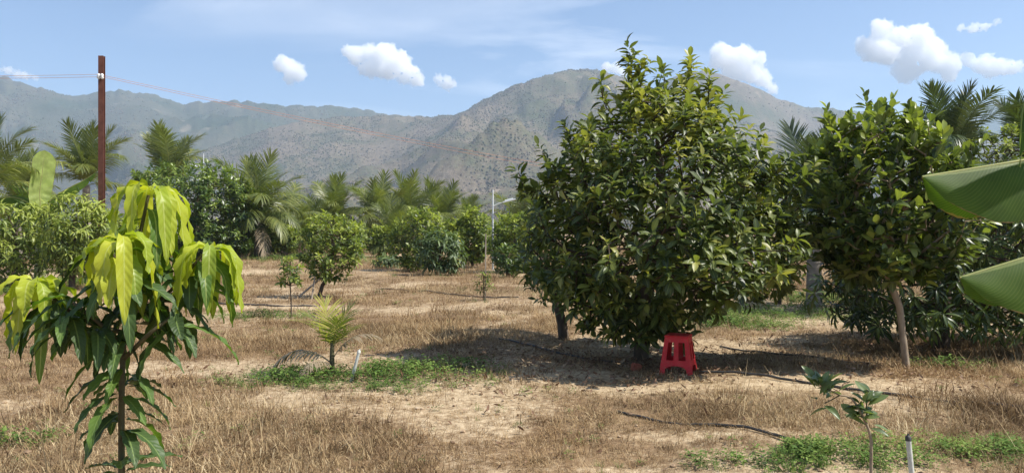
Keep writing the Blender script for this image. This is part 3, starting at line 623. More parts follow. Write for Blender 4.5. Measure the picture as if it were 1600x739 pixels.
orchard('papaya_tree', 'grey green papaya like tree with spreading lobed leaves in the middle', 684, 28.2, [(362, 665, 705), (375, 652, 722), (395, 652, 726), (410, 658, 724), (420, 672, 712)], 150, T_LAN, M['leaf_grey'], 0.34, per=9, rb=0.07, droop=0.45, young=0.1, spread=(0.7, 1.5), shoot=0.12)
orchard('papaya_tree', 'low young papaya with a yellow leaf left of the bushy tree', 604, 34, [(400, 595, 615), (408, 586, 624), (415, 588, 622)], 34, T_LAN, M['leaf_grey'], 0.38, per=8, rb=0.04, droop=0.5, young=0.6)
orchard('orchard_tree', 'leafy light green tree left of the white lamp post', 738, 34, [(328, 728, 750), (345, 718, 764), (370, 714, 768), (395, 720, 766), (408, 730, 758)], 200, T_ELL, M['leaf_mid'], 0.25, per=9, rb=0.06, young=0.45, shoot=0.25)
orchard('orchard_tree', 'dense green tree right of the white lamp post', 800, 30, [(335, 785, 822), (352, 772, 838), (385, 762, 845), (405, 770, 840), (418, 780, 825)], 260, T_ELL, M['leaf_mid'], 0.22, per=9, rb=0.07, young=0.35, shoot=0.25)
orchard('orchard_tree', 'low dark shrub below the lamp post tree', 792, 27, [(385, 778, 810), (400, 768, 822), (420, 772, 818), (430, 785, 805)], 100, T_ELL, M['leaf_dark'], 0.18, per=9, rb=0.05, young=0.2, shoot=0.2)
orchard('longan_tree', 'shrubby mango tree with pale new tips at the far left edge', 22, 22, [(318, 0, 60), (345, -40, 95), (380, -50, 100), (410, -45, 90), (432, -10, 50)], 300, T_LAN, M['leaf_mid'], 0.26, per=10, rb=0.08, droop=0.5, young=0.6, tmean=0.5, spread=(0.7, 1.5))
orchard('longan_tree', 'shrubby mango tree with pale drooping tips below the rusty post', 112, 21, [(305, 85, 140), (330, 72, 166), (365, 65, 172), (400, 72, 160), (428, 95, 140)], 280, T_LAN, M['leaf_mid'], 0.25, per=10, rb=0.08, droop=0.5, young=0.6, tmean=0.5, spread=(0.7, 1.5))
orchard('longan_tree', 'low grey green shrub between mango sapling and dense dark tree', 196, 24, [(345, 180, 215), (365, 168, 230), (395, 165, 235), (425, 180, 220)], 130, T_LAN, M['leaf_mid'], 0.22, per=9, rb=0.06, droop=0.4, young=0.2)
orchard('orchard_tree', 'sparse tree seen through the gap right of the big dark tree', 1218, 17, [(350, 1190, 1250), (390, 1180, 1260), (430, 1190, 1250), (455, 1205, 1235)], 120, T_ELL, M['leaf_mid'], 0.15, per=8, rb=0.04, young=0.3)
for px, D, y0, hw, lb in ((440, 46, 352, 24, 'right of the drooping palm'), (548, 44, 350, 24, 'just right of the staked tree crown'), (592, 47, 356, 20, 'left of the bushy yellow topped tree'), (705, 42, 348, 18, 'between bushy tree and lamp post tree'), (372, 52, 358, 22, 'low beside the dense dark tree')):
    orchard('orchard_tree', 'small bright round fruit tree ' + lb, px, D, [(y0, px - hw * .5, px + hw * .5), (y0 + 10, px - hw * .9, px + hw * .9), (y0 + 26, px - hw, px + hw), (y0 + 40, px - hw * .6, px + hw * .6)], 130, T_ELL, M['leaf_mid'], 0.3, per=9, rb=0.06, young=0.5, shoot=0.3, tmean=0.45)
# far hedge of trees that closes the orchard below the palms
hedge = [(455, 62, 345, 34), (500, 66, 352, 30), (560, 70, 350, 34), (610, 64, 352, 30), (700, 66, 345, 36), (770, 70, 342, 34), (830, 60, 338, 40), (350, 60, 352, 36), (900, 55, 330, 50), (990, 52, 325, 55), (1090, 55, 325, 60), (1200, 42, 318, 60), (1320, 40, 315, 70), (395, 66, 358, 40), (430, 58, 362, 34), (1440, 38, 305, 70), (1560, 36, 300, 70), (10, 44, 330, 60), (90, 46, 335, 50), (190, 48, 338, 50)]
hl = ['left of the leftmost middle palms', 'under the second middle palm', 'between the middle palms', 'under the row of middle palms', 'behind the bushy yellow topped tree', 'behind the white lamp post', 'left behind the big dark tree', 'beside the trunk of the tall left palm', 'hidden low behind the big dark tree', 'straight behind the big dark trunk', 'behind the right half of the big dark tree', 'behind the gap beside the thick palm trunk', 'behind the slim pale trunked tree', 'low behind the tall drooping palm', 'low right of the tall drooping palm', 'behind the fork of the pale trunk', 'behind the wide mango tree', 'at the left edge behind the banana plant', 'behind the upright rolled banana leaf', 'behind the rusty post']
for (px, D, ytop, hw), lb in zip(hedge, hl):
    h0 = HY + CAMH * FPX / D
    ft = orchard('far_tree', 'far green hedge tree ' + lb, px, D, [(ytop, px - hw * .3, px + hw * .3), (ytop + 12, px - hw * .8, px + hw * .8), (ytop + 30, px - hw, px + hw), (h0 - 6, px - hw * .8, px + hw * .8)], 120, T_SML, M['leaf_mid'], 0.5, per=8, rb=0.12, young=0.25, shoot=0.5, group='trees closing the far side of the orchard')
    if px in (900, 990):                      # wholly hidden by the big tree: not part of the view
        for ch in list(ft.children): bpy.data.objects.remove(ch)
        bpy.data.objects.remove(ft)

# --- saplings
orchard('sapling', 'thin leafy sapling standing left of the staked tree', 455, 14.4, [(402, 446, 458), (415, 440, 468), (432, 436, 472), (445, 440, 468)], 34, T_ELL, M['leaf_mid'], 0.12, per=6, rb=0.012, young=0.6, shoot=0.1, trunk=[(0, 0, -0.05), (0, 0, 0.3), (-0.02, 0, 0.6), (-0.02, 0, 0.95), (-0.02, 0, 1.05)])
orchard('sapling', 'small seedling tied to a thin pale stake left of the big tree', 756, 17.8, [(424, 748, 760), (434, 744, 766), (448, 746, 766), (455, 750, 762)], 16, T_LAN, M['leaf_mid'], 0.17, per=6, rb=0.012, young=0.6, shoot=0.1, droop=0.2)

# ------------------------------------------------------------------ palms
def frond_mesh(name, L, a0, bend, nleaf, mat, lw=0.035, seed=0, hang=0.5, tint=0.45, llen=0.26, sparse=0.0):
    r = np.random.default_rng(seed); mb = MB(); ns = 14
    s = np.linspace(0, 1, ns); ang = a0 - bend * s ** 1.5
    p = np.zeros((ns, 3))
    for k in range(1, ns): p[k] = p[k - 1] + np.array([0, math.cos(ang[k]), math.sin(ang[k])]) * L / (ns - 1)
    tube(mb, p, L * np.linspace(0.009, 0.0022, ns), 4, 0.75)
    for k in range(nleaf):
        f = 0.14 + 0.86 * (k + 0.5) / nleaf
        c = np.array([np.interp(f, s, p[:, q]) for q in range(3)]); a = np.interp(f, s, ang); tdir = np.array([0, math.cos(a), math.sin(a)]); nrm = np.array([0, -math.sin(a), math.cos(a)])
        for sg in (-1, 1):
            if r.random() < sparse: continue
            ll = L * llen * (math.sin(np.clip((f - 0.05) * 1.0, 0, 1) * math.pi) ** 0.6 * 0.85 + 0.15) * r.uniform(0.85, 1.1)
            sw = np.interp(f, [0.1, 0.6, 1.0], [1.15, 0.9, 0.35]) + r.normal(0, 0.07)
            d = tdir * math.cos(sw) + np.array([sg, 0, 0]) * math.sin(sw) + nrm * r.uniform(0.05, 0.35)
            d /= np.linalg.norm(d); q0 = c; pts = [q0]; dd = d.copy()
            for e in range(3):
                dd = dd + np.array([0, 0, -hang * 0.45 * r.uniform(0.7, 1.3)]); dd /= np.linalg.norm(dd); pts.append(pts[-1] + dd * ll / 3)
            sd = np.cross(d, nrm); sd /= np.linalg.norm(sd) + 1e-9; w = L * lw * 0.5
            ws_ = [0.5, 1.0, 0.7, 0.06]; V = []
            for q, wq in zip(pts, ws_): V += [q - sd * w * wq, q + sd * w * wq]
            mb.add(V, [[0, 1, 3, 2], [2, 3, 5, 4], [4, 5, 7, 6]], None, float(np.clip(r.normal(tint, 0.12), 0, 1)))
    return mb.mesh(name, mat)
FR = {}
for mk, tint in (('palm', 0.42), ('palm_blue', 0.45)):
    for k, (a0, bend, hang) in enumerate(((1.52, 0.45, 0.18), (1.3, 0.9, 0.35), (1.05, 1.6, 0.7), (0.75, 1.8, 0.9), (0.35, 1.7, 0.9), (-0.25, 1.2, 0.6))):
        FR[mk, k] = [frond_mesh('frond', 1.0, a0, bend, 50, M[mk], 0.016, 10 * k + v, hang, tint + (0.22 if k == 5 else 0) + 0.1 * v, 0.30) for v in range(2)]
DRY = [frond_mesh('frond', 1.0, -0.35, 1.0, 40, M['palm_dry'], 0.013, 300 + v, 0.9, 0.4 + 0.2 * v, 0.26) for v in range(2)]
def palm(label, px, D, cy_, fl, seed, nf=17, mk='palm', tr=0.14, group='coconut palms around the orchard', kinds=(0, 0, 1, 1, 1, 2, 2, 2, 3, 3, 4, 5), lean=0.0, azs=None):
    """cy_: photo height of the palm's heart, fl: frond length in metres"""
    r = random.Random(seed); g = gpt(px, D); zc = CAMH - (cy_ - HY) / FPX * D - g.z
    root = thing('coconut_palm', label, 'palm', g, 0, group)
    mb = MB(); path = spline([(-lean, 0, -0.1), (-lean * 0.6, 0, zc * 0.4), (0, 0, zc)], 10); tube(mb, path, np.linspace(tr * 1.35, tr, 10), 9); mb.build('trunk', M['palm_bark'], root)
    for k in range(nf):
        kk = kinds[k % len(kinds)]; me = FR[mk, kk][r.randrange(2)]
        if kk == 5 and r.random() < 0.45: me = DRY[r.randrange(2)]
        o = obj('frond', me, root); az = k * 2.39996 + r.uniform(-.25, .25)
        if azs and k < len(azs): az = azs[k]
        s = fl * r.uniform(0.8, 1.1); o.scale = (s, s, s); o.location = (0, 0, zc); o.rotation_euler = (r.uniform(-.16, .16), r.uniform(-.3, .3), az)
    return root
palm('coconut palm whose crown shows directly behind the rusty post', 135, 31, 290, 2.45, 1, nf=18, kinds=(0, 1, 0, 1, 2, 0, 1, 2, 3, 2, 4, 3))
palm('coconut palm with upright fronds left of the dense dark tree', 265, 54, 290, 4.1, 2, tr=0.2, nf=17, kinds=(0, 0, 1, 0, 1, 0, 1, 2, 2, 3, 4))
palm('coconut palm cut by the left edge of the picture', -20, 24, 292, 2.4, 3)
palm('yellowish coconut palm below the left edge palm crown', 30, 36, 320, 2.6, 33)
palm('tall coconut palm with drooping fronds right of the dense dark tree', 402, 46, 345, 4.0, 4, nf=34, kinds=(0, 1, 1, 2, 2, 3, 3, 4, 4, 5, 5))
palm('shorter palm with hanging fronds right of the tall drooping palm', 445, 50, 360, 3.6, 5, nf=24, kinds=(1, 2, 2, 3, 3, 4, 4, 5))
palm('leftmost coconut palm of the middle row', 522, 58, 352, 3.8, 6, nf=22)
palm('second coconut palm of the middle row', 590, 56, 350, 3.6, 7, nf=22)
palm('third coconut palm of the middle row', 645, 60, 350, 3.8, 8, nf=22)
palm('fourth coconut palm of the middle row', 690, 62, 355, 3.8, 9, nf=20)
palm('coconut palm of the middle row nearest the lamp post', 728, 66, 362, 3.4, 10, nf=20)
palm('young coconut palm with low arching fronds before the middle row', 612, 48, 385, 3.0, 11)
palm('low palm filling the gap under the leftmost middle palm', 482, 54, 372, 3.2, 12)
palm('small palm showing between lamp post and big dark tree', 815, 56, 358, 3.2, 13)
palm('thick trunked palm between the big tree and the slim pale trunked tree', 1272, 16.3, 345, 2.1, 14, mk='palm_blue', tr=0.13, nf=18)
palm('dark palm with stiff spiky fronds above the slim pale trunked tree', 1487, 15.0, 250, 1.45, 15, mk='palm_blue', nf=16, kinds=(0, 0, 1, 0, 1, 1, 2, 1, 2, 3, 2, 3))
palm('palm at the right edge behind the banana leaf', 1625, 16.0, 268, 1.9, 16, mk='palm_blue', nf=15)

# --- coconut seedling in the grass
g = gpt(520, 8.6)
root = thing('coconut_seedling', 'coconut seedling with a yellow green fan of leaves and dry brown fronds', 'palm', g)
mb = MB(); tube(mb, spline([(0, 0, -0.05), (-0.01, 0, 0.2), (0.0, 0, 0.42)], 7), np.linspace(0.035, 0.02, 7), 8); mb.build('stem', M['stem_green'], root)
M['seed'] = leafmat('leaf_seedling', [(0.0, (0.10, 0.14, 0.03)), (0.5, (0.24, 0.27, 0.05)), (1.0, (0.46, 0.42, 0.10))], 0.35, 0.4, 0)
def seed_frond(az, a0, bend, L, mat, dz=0.36, seed=0, hang=0.25, n=20, lw=0.05, tint=0.5, llen=0.4, sparse=0.0):
    o = obj('frond', frond_mesh('frond', L, a0, bend, n, mat, lw, seed, hang, tint, llen, sparse), root); o.location = (0, 0, dz); o.rotation_euler = (0, 0, az); return o
for az, a0, bend, L, tn in ((0.9, 1.4, 0.3, 0.5, 0.75), (2.0, 1.0, 0.7, 0.52, 0.65), (-0.9, 1.3, 0.4, 0.48, 0.5), (1.6, 1.15, 0.6, 0.5, 0.45), (3.6, 1.2, 0.6, 0.42, 0.35), (-2.0, 1.0, 0.7, 0.4, 0.3)):
    seed_frond(az, a0, bend, L, M['seed'], 0.3, int(az * 10 + 50), 0.28, 15, 0.04, tn, 0.62)
seed_frond(-1.45, 1.1, 1.5, 0.62, M['palm_dry'], 0.18, 91, 0.7, 18, 0.05, 0.3, 0.32)
seed_frond(1.55, 0.75, 2.6, 0.98, M['palm_dry'], 0.12, 92, 0.9, 22, 0.035, 0.75, 0.24)
seed_frond(2.6, 0.6, 1.6, 0.55, M['palm_dry'], 0.1, 93, 0.9, 16, 0.04, 0.4, 0.3)

# ------------------------------------------------------------------ bananas
def banana_blade(path, hw, lat, tear=0, seed=0, roll=0.0, nrow=46, tint=0.45, updir=None, wob=0.03, blunt=0.0):
    """path: midrib, hw: half width, lat: how far the halves hang (rad) left and right"""
    r = np.random.default_rng(seed); p, t_, n, b = frames(spline(path, nrow)); mb = MB()
    s = np.linspace(0, 1, nrow)
    prof = hw * np.clip(np.sin(np.clip(s * 1.0 + 0.03, 0, 1) ** 0.75 * np.pi), 0, 1) ** 0.55; prof = np.where(s > 0.5, hw * np.clip((1 - s) / blunt, 0, 1) ** 0.5, prof) if blunt else prof; prof[0] = hw * 0.04; prof[-1] = 0.004
    up = np.tile(np.array(updir if updir is not None else (0, 0, 1.0)), (nrow, 1)); side = np.cross(t_, up); side /= np.linalg.norm(side, axis=1)[:, None] + 1e-9; up2 = np.cross(side, t_)
    if roll: side, up2 = side * math.cos(roll) + up2 * math.sin(roll), up2 * math.cos(roll) - side * math.sin(roll)
    cols = 6
    for sg, la in ((-1, lat[0]), (1, lat[1])):
        cuts = [0] + sorted(int(c) for c in r.choice(np.arange(4, nrow - 4), tear, replace=False)) + [nrow - 1] if tear else [0, nrow - 1]
        for a, c in zip(cuts[:-1], cuts[1:]):
            if c <= a: continue
            da = r.normal(0, 0.22) if tear else 0.0; V = []; U = []
            for i_ in range(a, c + 1):
                q = p[i_].copy(); g_ = 0.0
                for k in range(cols + 1):
                    f = k / cols; ag = (la + da) * (0.55 + 0.45 * f) + wob * math.sin(i_ * 0.9 + k)
                    if k: q = q + (side[i_] * sg * math.cos(ag) - up2[i_] * math.sin(ag)) * prof[i_] / cols
                    fr = (i_ - a) / max(1, c - a); sh = (0.5 - fr) * 0.06 * f * (1 if tear else 0)
                    V.append(q + t_[i_] * sh * hw); U.append((0.5 + sg * 0.5 * f, s[i_] * 1.0))
            m_ = c - a + 1; i0 = np.arange(m_ - 1)[:, None] * (cols + 1); j0 = np.arange(cols)[None]
            F = np.stack([i0 + j0, i0 + j0 + 1, i0 + j0 + cols + 2, i0 + j0 + cols + 1], -1).reshape(-1, 4)
            mb.add(V, F if sg > 0 else F[:, ::-1], U, float(np.clip(tint + r.normal(0, 0.05), 0, 1)))
    mr = MB(); tube(mr, p - up2 * 0.006, np.linspace(0.018, 0.004, nrow) * (hw / 0.22), 6)
    return mb, mr
def banana_leaf(root, org, path, hw, lat, **kw):
    q = [np.array(a) - np.array(org) for a in path]; mb, mr = banana_blade(q, hw, lat, **kw)
    o = mb.build('leaf', M['banana'], root); mr.build('midrib', M['rachis'], o); return o
# near plant whose leaves reach in from the right edge
bo = Vector((3.25, 3.1, 0.0)); root = thing('banana_plant', 'banana plant whose two broad green leaves reach in at the right edge', 'banana plant', bo)
mb = MB(); tube(mb, spline([(0, 0, -0.05), (0.02, 0, 0.7), (0.0, 0, 1.5)], 10), np.linspace(0.13, 0.07, 10), 12); mb.build('stem', M['banana_stem'], root)
banana_leaf(root, bo, [(3.22, 3.1, 1.45), (2.95, 3.05, 1.85), (2.55, 3.0, 1.97), (2.1, 2.97, 1.90), (1.575, 2.95, 1.815)], 0.25, (1.42, 1.2), wob=0.055, tint=0.22, blunt=0.10)
banana_leaf(root, bo, [(3.22, 3.08, 1.35), (2.9, 2.95, 1.68), (2.5, 2.9, 1.71), (2.1, 2.86, 1.57), (1.655, 2.84, 1.435)], 0.23, (1.42, 1.2), seed=3, wob=0.06, tint=0.22, blunt=0.10)
banana_leaf(root, bo, [(3.25, 3.1, 1.5), (3.1, 3.0, 2.3), (2.6, 2.85, 2.6), (2.0, 2.72, 2.42), (1.80, 2.68, 2.1), (1.762, 2.67, 1.825)], 0.085, (1.3, 1.3), seed=5, tear=9, tint=0.02)
banana_leaf(root, bo, [(3.27, 3.12, 1.5), (3.5, 3.3, 2.3), (4.0, 3.5, 2.7), (4.7, 3.7, 2.4)], 0.26, (0.9, 0.9), seed=6, tear=8, tint=0.3)
banana_leaf(root, bo, [(3.27, 3.15, 1.5), (3.3, 3.5, 2.4), (3.3, 4.0, 2.8), (3.3, 4.7, 2.5)], 0.26, (0.9, 0.9), seed=7, tear=8, tint=0.3)
banana_leaf(root, bo, [(3.27, 3.05, 1.5), (3.4, 2.6, 2.2), (3.6, 2.0, 2.4), (3.7, 1.4, 2.0)], 0.26, (0.9, 0.9), seed=8, tear=8, tint=0.3)
# far plant on the left
DB = 24.0; g = gpt(62, DB); root = thing('banana_plant', 'banana plant with one upright rolled pale leaf left of the rusty post', 'banana plant', g)
zt = P(62, 335, DB).z - g.z
mb = MB(); tube(mb, spline([(0, 0, -0.05), (0.03, 0, zt * 0.5), (0, 0, zt)], 10), np.linspace(0.18, 0.09, 10), 12); mb.build('stem', M['banana_stem'], root)
def bp(px, py, dy=0.0): return tuple(P(px, py, DB + dy))
banana_leaf(root, g, [bp(62, 340), bp(63, 318), bp(62, 300), bp(66, 270), bp(70, 235)], 0.34, (-0.25, -0.25), updir=(0.75, -0.65, 0.1), tint=1.0, seed=11, wob=0.1, blunt=0.1)
banana_leaf(root, g, [bp(64, 340), bp(80, 312, .1), bp(105, 295, .15), bp(130, 282, .2), bp(152, 268, .2)], 0.34, (0.6, 0.9), tear=5, seed=12, updir=(-0.35, -0.75, 0.6), tint=0.4)
banana_leaf(root, g, [bp(60, 340), bp(45, 318, -.1), bp(20, 308, -.2), bp(-10, 312, -.3), bp(-35, 325, -.3)], 0.34, (0.9, 0.6), tear=5, seed=13, updir=(0.3, -0.75, 0.6), tint=0.35)
banana_leaf(root, g, [bp(60, 345), bp(40, 330, .5), bp(15, 340, .8), bp(5, 375, 1.0)], 0.32, (0.7, 0.7), tear=6, seed=14, tint=0.3)
banana_leaf(root, g, [bp(64, 345), bp(85, 340, -.3), bp(100, 355, -.5), bp(105, 385, -.6)], 0.26, (0.8, 0.8), tear=5, seed=15, tint=0.3)
banana_leaf(root, g, [bp(60, 340), bp(50, 310, .6), bp(30, 290, 1.2), bp(10, 290, 2.0)], 0.32, (0.6, 0.6), tear=5, seed=16, tint=0.35)

# ------------------------------------------------------------------ mango sapling in the foreground
DM = 2.8; g = gpt(190, DM); root = thing('mango_sapling', 'mango sapling in the left foreground with drooping bright yellow green new leaves', 'sapling', g)
def mp_(px, py, dy=0.0): return np.array(P(px, py, DM + dy)) - np.array(g)
def near_leaf(base, az, el, L, W, droop, mat, tint, seed, wave=0.05, cupped=0.35, rows=14, end=-1.45):
    r = np.random.default_rng(seed); d = np.array([math.cos(az) * math.cos(el), math.sin(az) * math.cos(el), math.sin(el)]); p = np.array(base, float)
    pts = [p]; ds = L / rows; e = el; twist = r.normal(0, 0.35); azz = az
    dirs = []
    for k in range(rows):
        e = max(end, e - droop * ds * (1.0 if k > 1 else 0.4)); azz += twist * 0.05
        d = np.array([math.cos(azz) * math.cos(e), math.sin(azz) * math.cos(e), math.sin(e)]); p = p + d * ds; pts.append(p); dirs.append(d)
    dirs = [dirs[0]] + dirs; V = []; U = []; tl = np.linspace(0, 1, rows + 1)
    for k, (q, d) in enumerate(zip(pts, dirs)):
        hz = np.array([-math.sin(azz), math.cos(azz), 0.0]); hz = hz * math.cos(twist * 0.6) + np.cross(d, hz) * math.sin(twist * 0.6 * 1.0)
        nn = np.cross(hz, d); f = tl[k]
        w = W / 2 * (0.05 if f < 0.08 else np.sin(np.clip((f - 0.06) / 0.94, 0, 1) ** 0.8 * np.pi) ** 0.7 + 0.03)
        for c_ in (-1, -0.5, 0, 0.5, 1):
            wv = wave * W * abs(c_) ** 2 * math.sin(f * 26 + (1.7 if c_ > 0 else 0) + seed) * (f > 0.1)
            V.append(q + hz * w * c_ - nn * (cupped * w * abs(c_) * -1.0) * -1 + nn * wv); U.append((0.5 + c_ * 0.5, f))
    F = [(5 * k + c_, 5 * k + c_ + 1, 5 * k + c_ + 6, 5 * k + c_ + 5) for k in range(rows) for c_ in range(4)]
    mb = MB(); mb.add(V, F, U, tint); return mb.build('leaf', mat, root)
mb = MB(); stem = spline([np.array((0, 0, -0.05)), np.array((0.0, 0, 0.5)), mp_(190, 640), mp_(192, 560), mp_(198, 480), mp_(212, 400), mp_(232, 305)], 26)
tube(mb, stem, np.linspace(0.014, 0.006, 26), 8); mb.build('stem', M['stem_green'], root)
br = {'front': [mp_(196, 500), mp_(188, 440, -.12), mp_(190, 372, -.18)], 'right': [mp_(200, 490), mp_(260, 460, .02), mp_(325, 388, .02)], 'left': [mp_(194, 520), mp_(130, 500, .02), mp_(58, 445, -.02)], 'back': [mp_(200, 480), mp_(225, 450, .2), mp_(240, 400, .3)], 'left_mid': [mp_(194, 540), mp_(150, 500, -.1), mp_(110, 470, -.12)], 'right_low': [mp_(194, 560), mp_(235, 520, -.1), mp_(275, 490, -.05)]}
for k, v in br.items():
    mb = MB(); tube(mb, spline(v, 10), np.linspace(0.009, 0.005, 10), 6); mb.build('branch', M['stem_green'], root)
sd = 100
def whorl(c, n, mat, L, W, el, droop, tmean, rise=0.03, az0=0.0, **kw):
    global sd
    for k in range(n):
        sd += 1; r = random.Random(sd); az = az0 + k * 2.39996 + r.uniform(-.2, .2)
        near_leaf(np.array(c) + np.array([0, 0, r.uniform(-rise, rise * 0.3)]), az, el + r.uniform(-.3, .3), L * r.uniform(0.62, 1.15), W * r.uniform(0.75, 1.15), droop * r.uniform(0.8, 1.25), mat, min(1, max(0, r.gauss(tmean, 0.26))), sd, **kw)
whorl(mp_(236, 296), 13, M['flush'], 0.37, 0.056, 0.35, 15, 0.65, az0=0.4, wave=0.15)
whorl(mp_(190, 366, -.18), 12, M['flush'], 0.33, 0.05, 0.3, 15, 0.75, az0=1.2, wave=0.15)
whorl(mp_(328, 384, .02), 13, M['flush'], 0.31, 0.052, 0.35, 17, 0.65, az0=0.9, wave=0.15)
whorl(mp_(56, 440, -.02), 11, M['flush'], 0.31, 0.054, 0.3, 15, 0.8, az0=2.2, wave=0.15)
for c, n, L, el, dr in ((mp_(215, 385), 11, 0.30, 0.2, 7), (mp_(190, 425, -.14), 10, 0.29, 0.1, 8), (mp_(295, 430, .02), 11, 0.27, 0.1, 8), (mp_(90, 470, 0), 10, 0.27, 0.1, 8), (mp_(204, 455), 11, 0.30, 0.15, 6), (mp_(238, 405, .3), 9, 0.27, 0.2, 7), (mp_(110, 470, -.12), 9, 0.27, 0.1, 7), (mp_(275, 490, -.05), 8, 0.26, 0.0, 7), (mp_(196, 515), 9, 0.28, 0.1, 5), (mp_(192, 575), 7, 0.26, 0.05, 5.5), (mp_(190, 645), 8, 0.24, 0.05, 7), (mp_(190, 715), 6, 0.22, 0.35, 5), (mp_(191, 610), 7, 0.25, 0.2, 7), (mp_(150, 500, -.1), 7, 0.27, 0.2, 8), (mp_(240, 470, 0.02), 8, 0.27, 0.2, 8), (mp_(130, 498, .02), 8, 0.28, 0.2, 8)):
    whorl(c, n, M['mango_near'], L * 0.98, 0.047, el - 0.25, dr * 0.66, 0.45, rise=0.06, az0=sd * 0.7, wave=0.10)
for c in (mp_(230, 330), mp_(192, 392, -.16), mp_(312, 402, .02), mp_(72, 452, -.01)): whorl(c, 6, M['flush'], 0.30, 0.05, 0.0, 9, 0.08, rise=0.05, az0=sd * 0.7, wave=0.12)

# --- citrus sapling in the right foreground
DC = 4.5; g = gpt(1362, DC); root = thing('citrus_sapling', 'spindly sapling with two leafy forks in the right foreground', 'sapling', g)
def cp(px, py, dy=0.0): return np.array(P(px, py, DC + dy)) - np.array(g)
st = [np.array((0, 0, -0.05)), cp(1361, 740), cp(1361, 690), cp(1356, 668), cp(1345, 645), cp(1330, 622), cp(1312, 617)]
mb = MB(); tube(mb, spline(st, 24), np.linspace(0.011, 0.005, 24), 7); mb.build('stem', M['bark_pale'], root)
mb = MB(); tube(mb, spline([cp(1312, 617), cp(1298, 610), cp(1285, 603)], 6), np.linspace(0.005, 0.003, 6), 6); mb.build('branch', M['stem_green'], root)
mb = MB(); tube(mb, spline([cp(1352, 660), cp(1355, 640), cp(1352, 622)], 6), np.linspace(0.005, 0.003, 6), 6); mb.build('branch', M['stem_green'], root)
mb = MB(); tube(mb, spline([cp(1312, 617), cp(1300, 624), cp(1288, 630)], 6), np.linspace(0.004, 0.003, 6), 6); mb.build('branch', M['stem_green'], root)
lib = [MB() for _ in range(3)]
for l, tv, tp in zip(lib, (0.3, 0.5, 0.75), (leaf_tpl(6, 0.36, 0.5, 0.25, 0.4), leaf_tpl(6, 0.32, 0.5, 0.3, 0.8), leaf_tpl(6, 0.38, 0.5, 0.2, 0.2))): l.add(tp[0], tp[1], tp[2], tv)
M['leaf_cit'] = leafmat('leaf_citrus', [(0.0, (0.05, 0.085, 0.03)), (0.6, (0.11, 0.16, 0.06)), (1.0, (0.24, 0.30, 0.12))], 0.3, 0.38, 0.4, (0.25, 0.3, 0.12))
lib = [l.mesh('leaf', M['leaf_cit']) for l in lib]
def put_leaf(p, d, L):
    o = obj('leaf', lib[int(rng.integers(0, 3))], root); Rm = basis(np.array([d], float), np.array([[rng.normal(0, .3), -0.3 + rng.normal(0, .3), 0.9]]))[0]
    m4 = np.eye(4); m4[:3, :3] = Rm * L; m4[:3, 3] = p; o.matrix_local = Matrix(m4.tolist())
for c, n, up in ((cp(1283, 605), 18, 1.1), (cp(1297, 608), 10, 0.7), (cp(1352, 626), 14, 1.2), (cp(1354, 648), 10, 0.5), (cp(1345, 640), 5, 0.3), (cp(1358, 668), 4, -0.1), (cp(1288, 630), 4, -0.35)):
    for k in range(n):
        a = k * 2.4 + rng.random(); put_leaf(c + rng.normal(0, 0.022, 3), (math.cos(a), math.sin(a), up + rng.normal(0, 0.25)), rng.uniform(0.085, 0.14))

# ------------------------------------------------------------------ posts, wires, lamps, pipes, stool
DP = 25.0; pt = P(159, 88, DP); root = thing('utility_post', 'tall rusty brown steel post carrying two orange wires on the left', 'post', (pt.x, DP, 0))
mb = MB(); box(mb, (0, -0.055, (pt.z - 0.3) / 2), (0.17, 0.014, pt.z + 0.3)); box(mb, (0, 0.055, (pt.z - 0.3) / 2), (0.17, 0.014, pt.z + 0.3)); box(mb, (0, 0, (pt.z - 0.302) / 2), (0.012, 0.094, pt.z + 0.298)); mb.build('beam', M['rust'], root, False)
zi = P(159, 120, DP).z
for dx in (-0.05, 0.06):
    mb = MB(); tube(mb, [(dx, -0.07, zi - 0.09), (dx, -0.1, zi - 0.05), (dx, -0.1, zi - 0.01), (dx, -0.1, zi + 0.03), (dx, -0.1, zi + 0.07)], [0.03, 0.06, 0.035, 0.06, 0.03], 10); mb.build('insulator', M['white'], root)
for k, (lab, dz, dx) in enumerate((('upper orange wire running left and right from the rusty post', 0.05, -0.05), ('lower orange wire slung beside the upper one from the rusty post', -0.03, 0.06))):
    a = np.array((pt.x + dx, DP - 0.11, zi + dz)); far = np.array(P(1285, 300, 92)) + np.array((0, 0, dz * 6)); left = np.array(P(-420, 112, 27)) + np.array((0, 0, dz))
    def sag(p, q, s, n): f = np.linspace(0, 1, n)[:, None]; w = p + (q - p) * f; w[:, 2:] -= s * 4 * f * (1 - f); return w
    path = np.vstack([sag(left, a, 0.12, 20)[:-1], sag(a, far, 1.3, 70)])
    mb = MB(); tube(mb, path, 0.006, 5); tag(mb.build('power_wire', M['wire']), lab, 'wire', 'wires on the rusty post')
def lamp_post(label, px, D, ytop, flip, hy):
    g = gpt(px, D); h = P(px, ytop, D).z - g.z; root = thing('lamp_post', label, 'lamp post', g)
    mb = MB(); tube(mb, [(0, 0, -0.1), (0, 0, h * 0.5), (0, 0, h)], [0.04, 0.035, 0.03], 8); mb.build('pole', M['galv'], root)
    zh = P(px, hy, D).z - g.z; mb = MB(); tube(mb, [(0, 0, zh - 0.12), (0.25 * flip, 0, zh), (0.5 * flip, 0, zh + 0.06)], 0.022, 6); mb.build('arm', M['galv'], root)
    mb = MB(); Rm = Matrix.Rotation(-0.25 * flip, 3, 'Y'); box(mb, (0.68 * flip, 0, zh + 0.12), (0.55, 0.26, 0.06), np.array(Rm)); box(mb, (0.68 * flip, 0, zh + 0.165), (0.36, 0.18, 0.05), np.array(Rm)); mb.build('lamp_head', M['white'], root, False)
lamp_post('slim white lamp post with a side arm before the far orchard', 770, 32, 297, 1, 318)
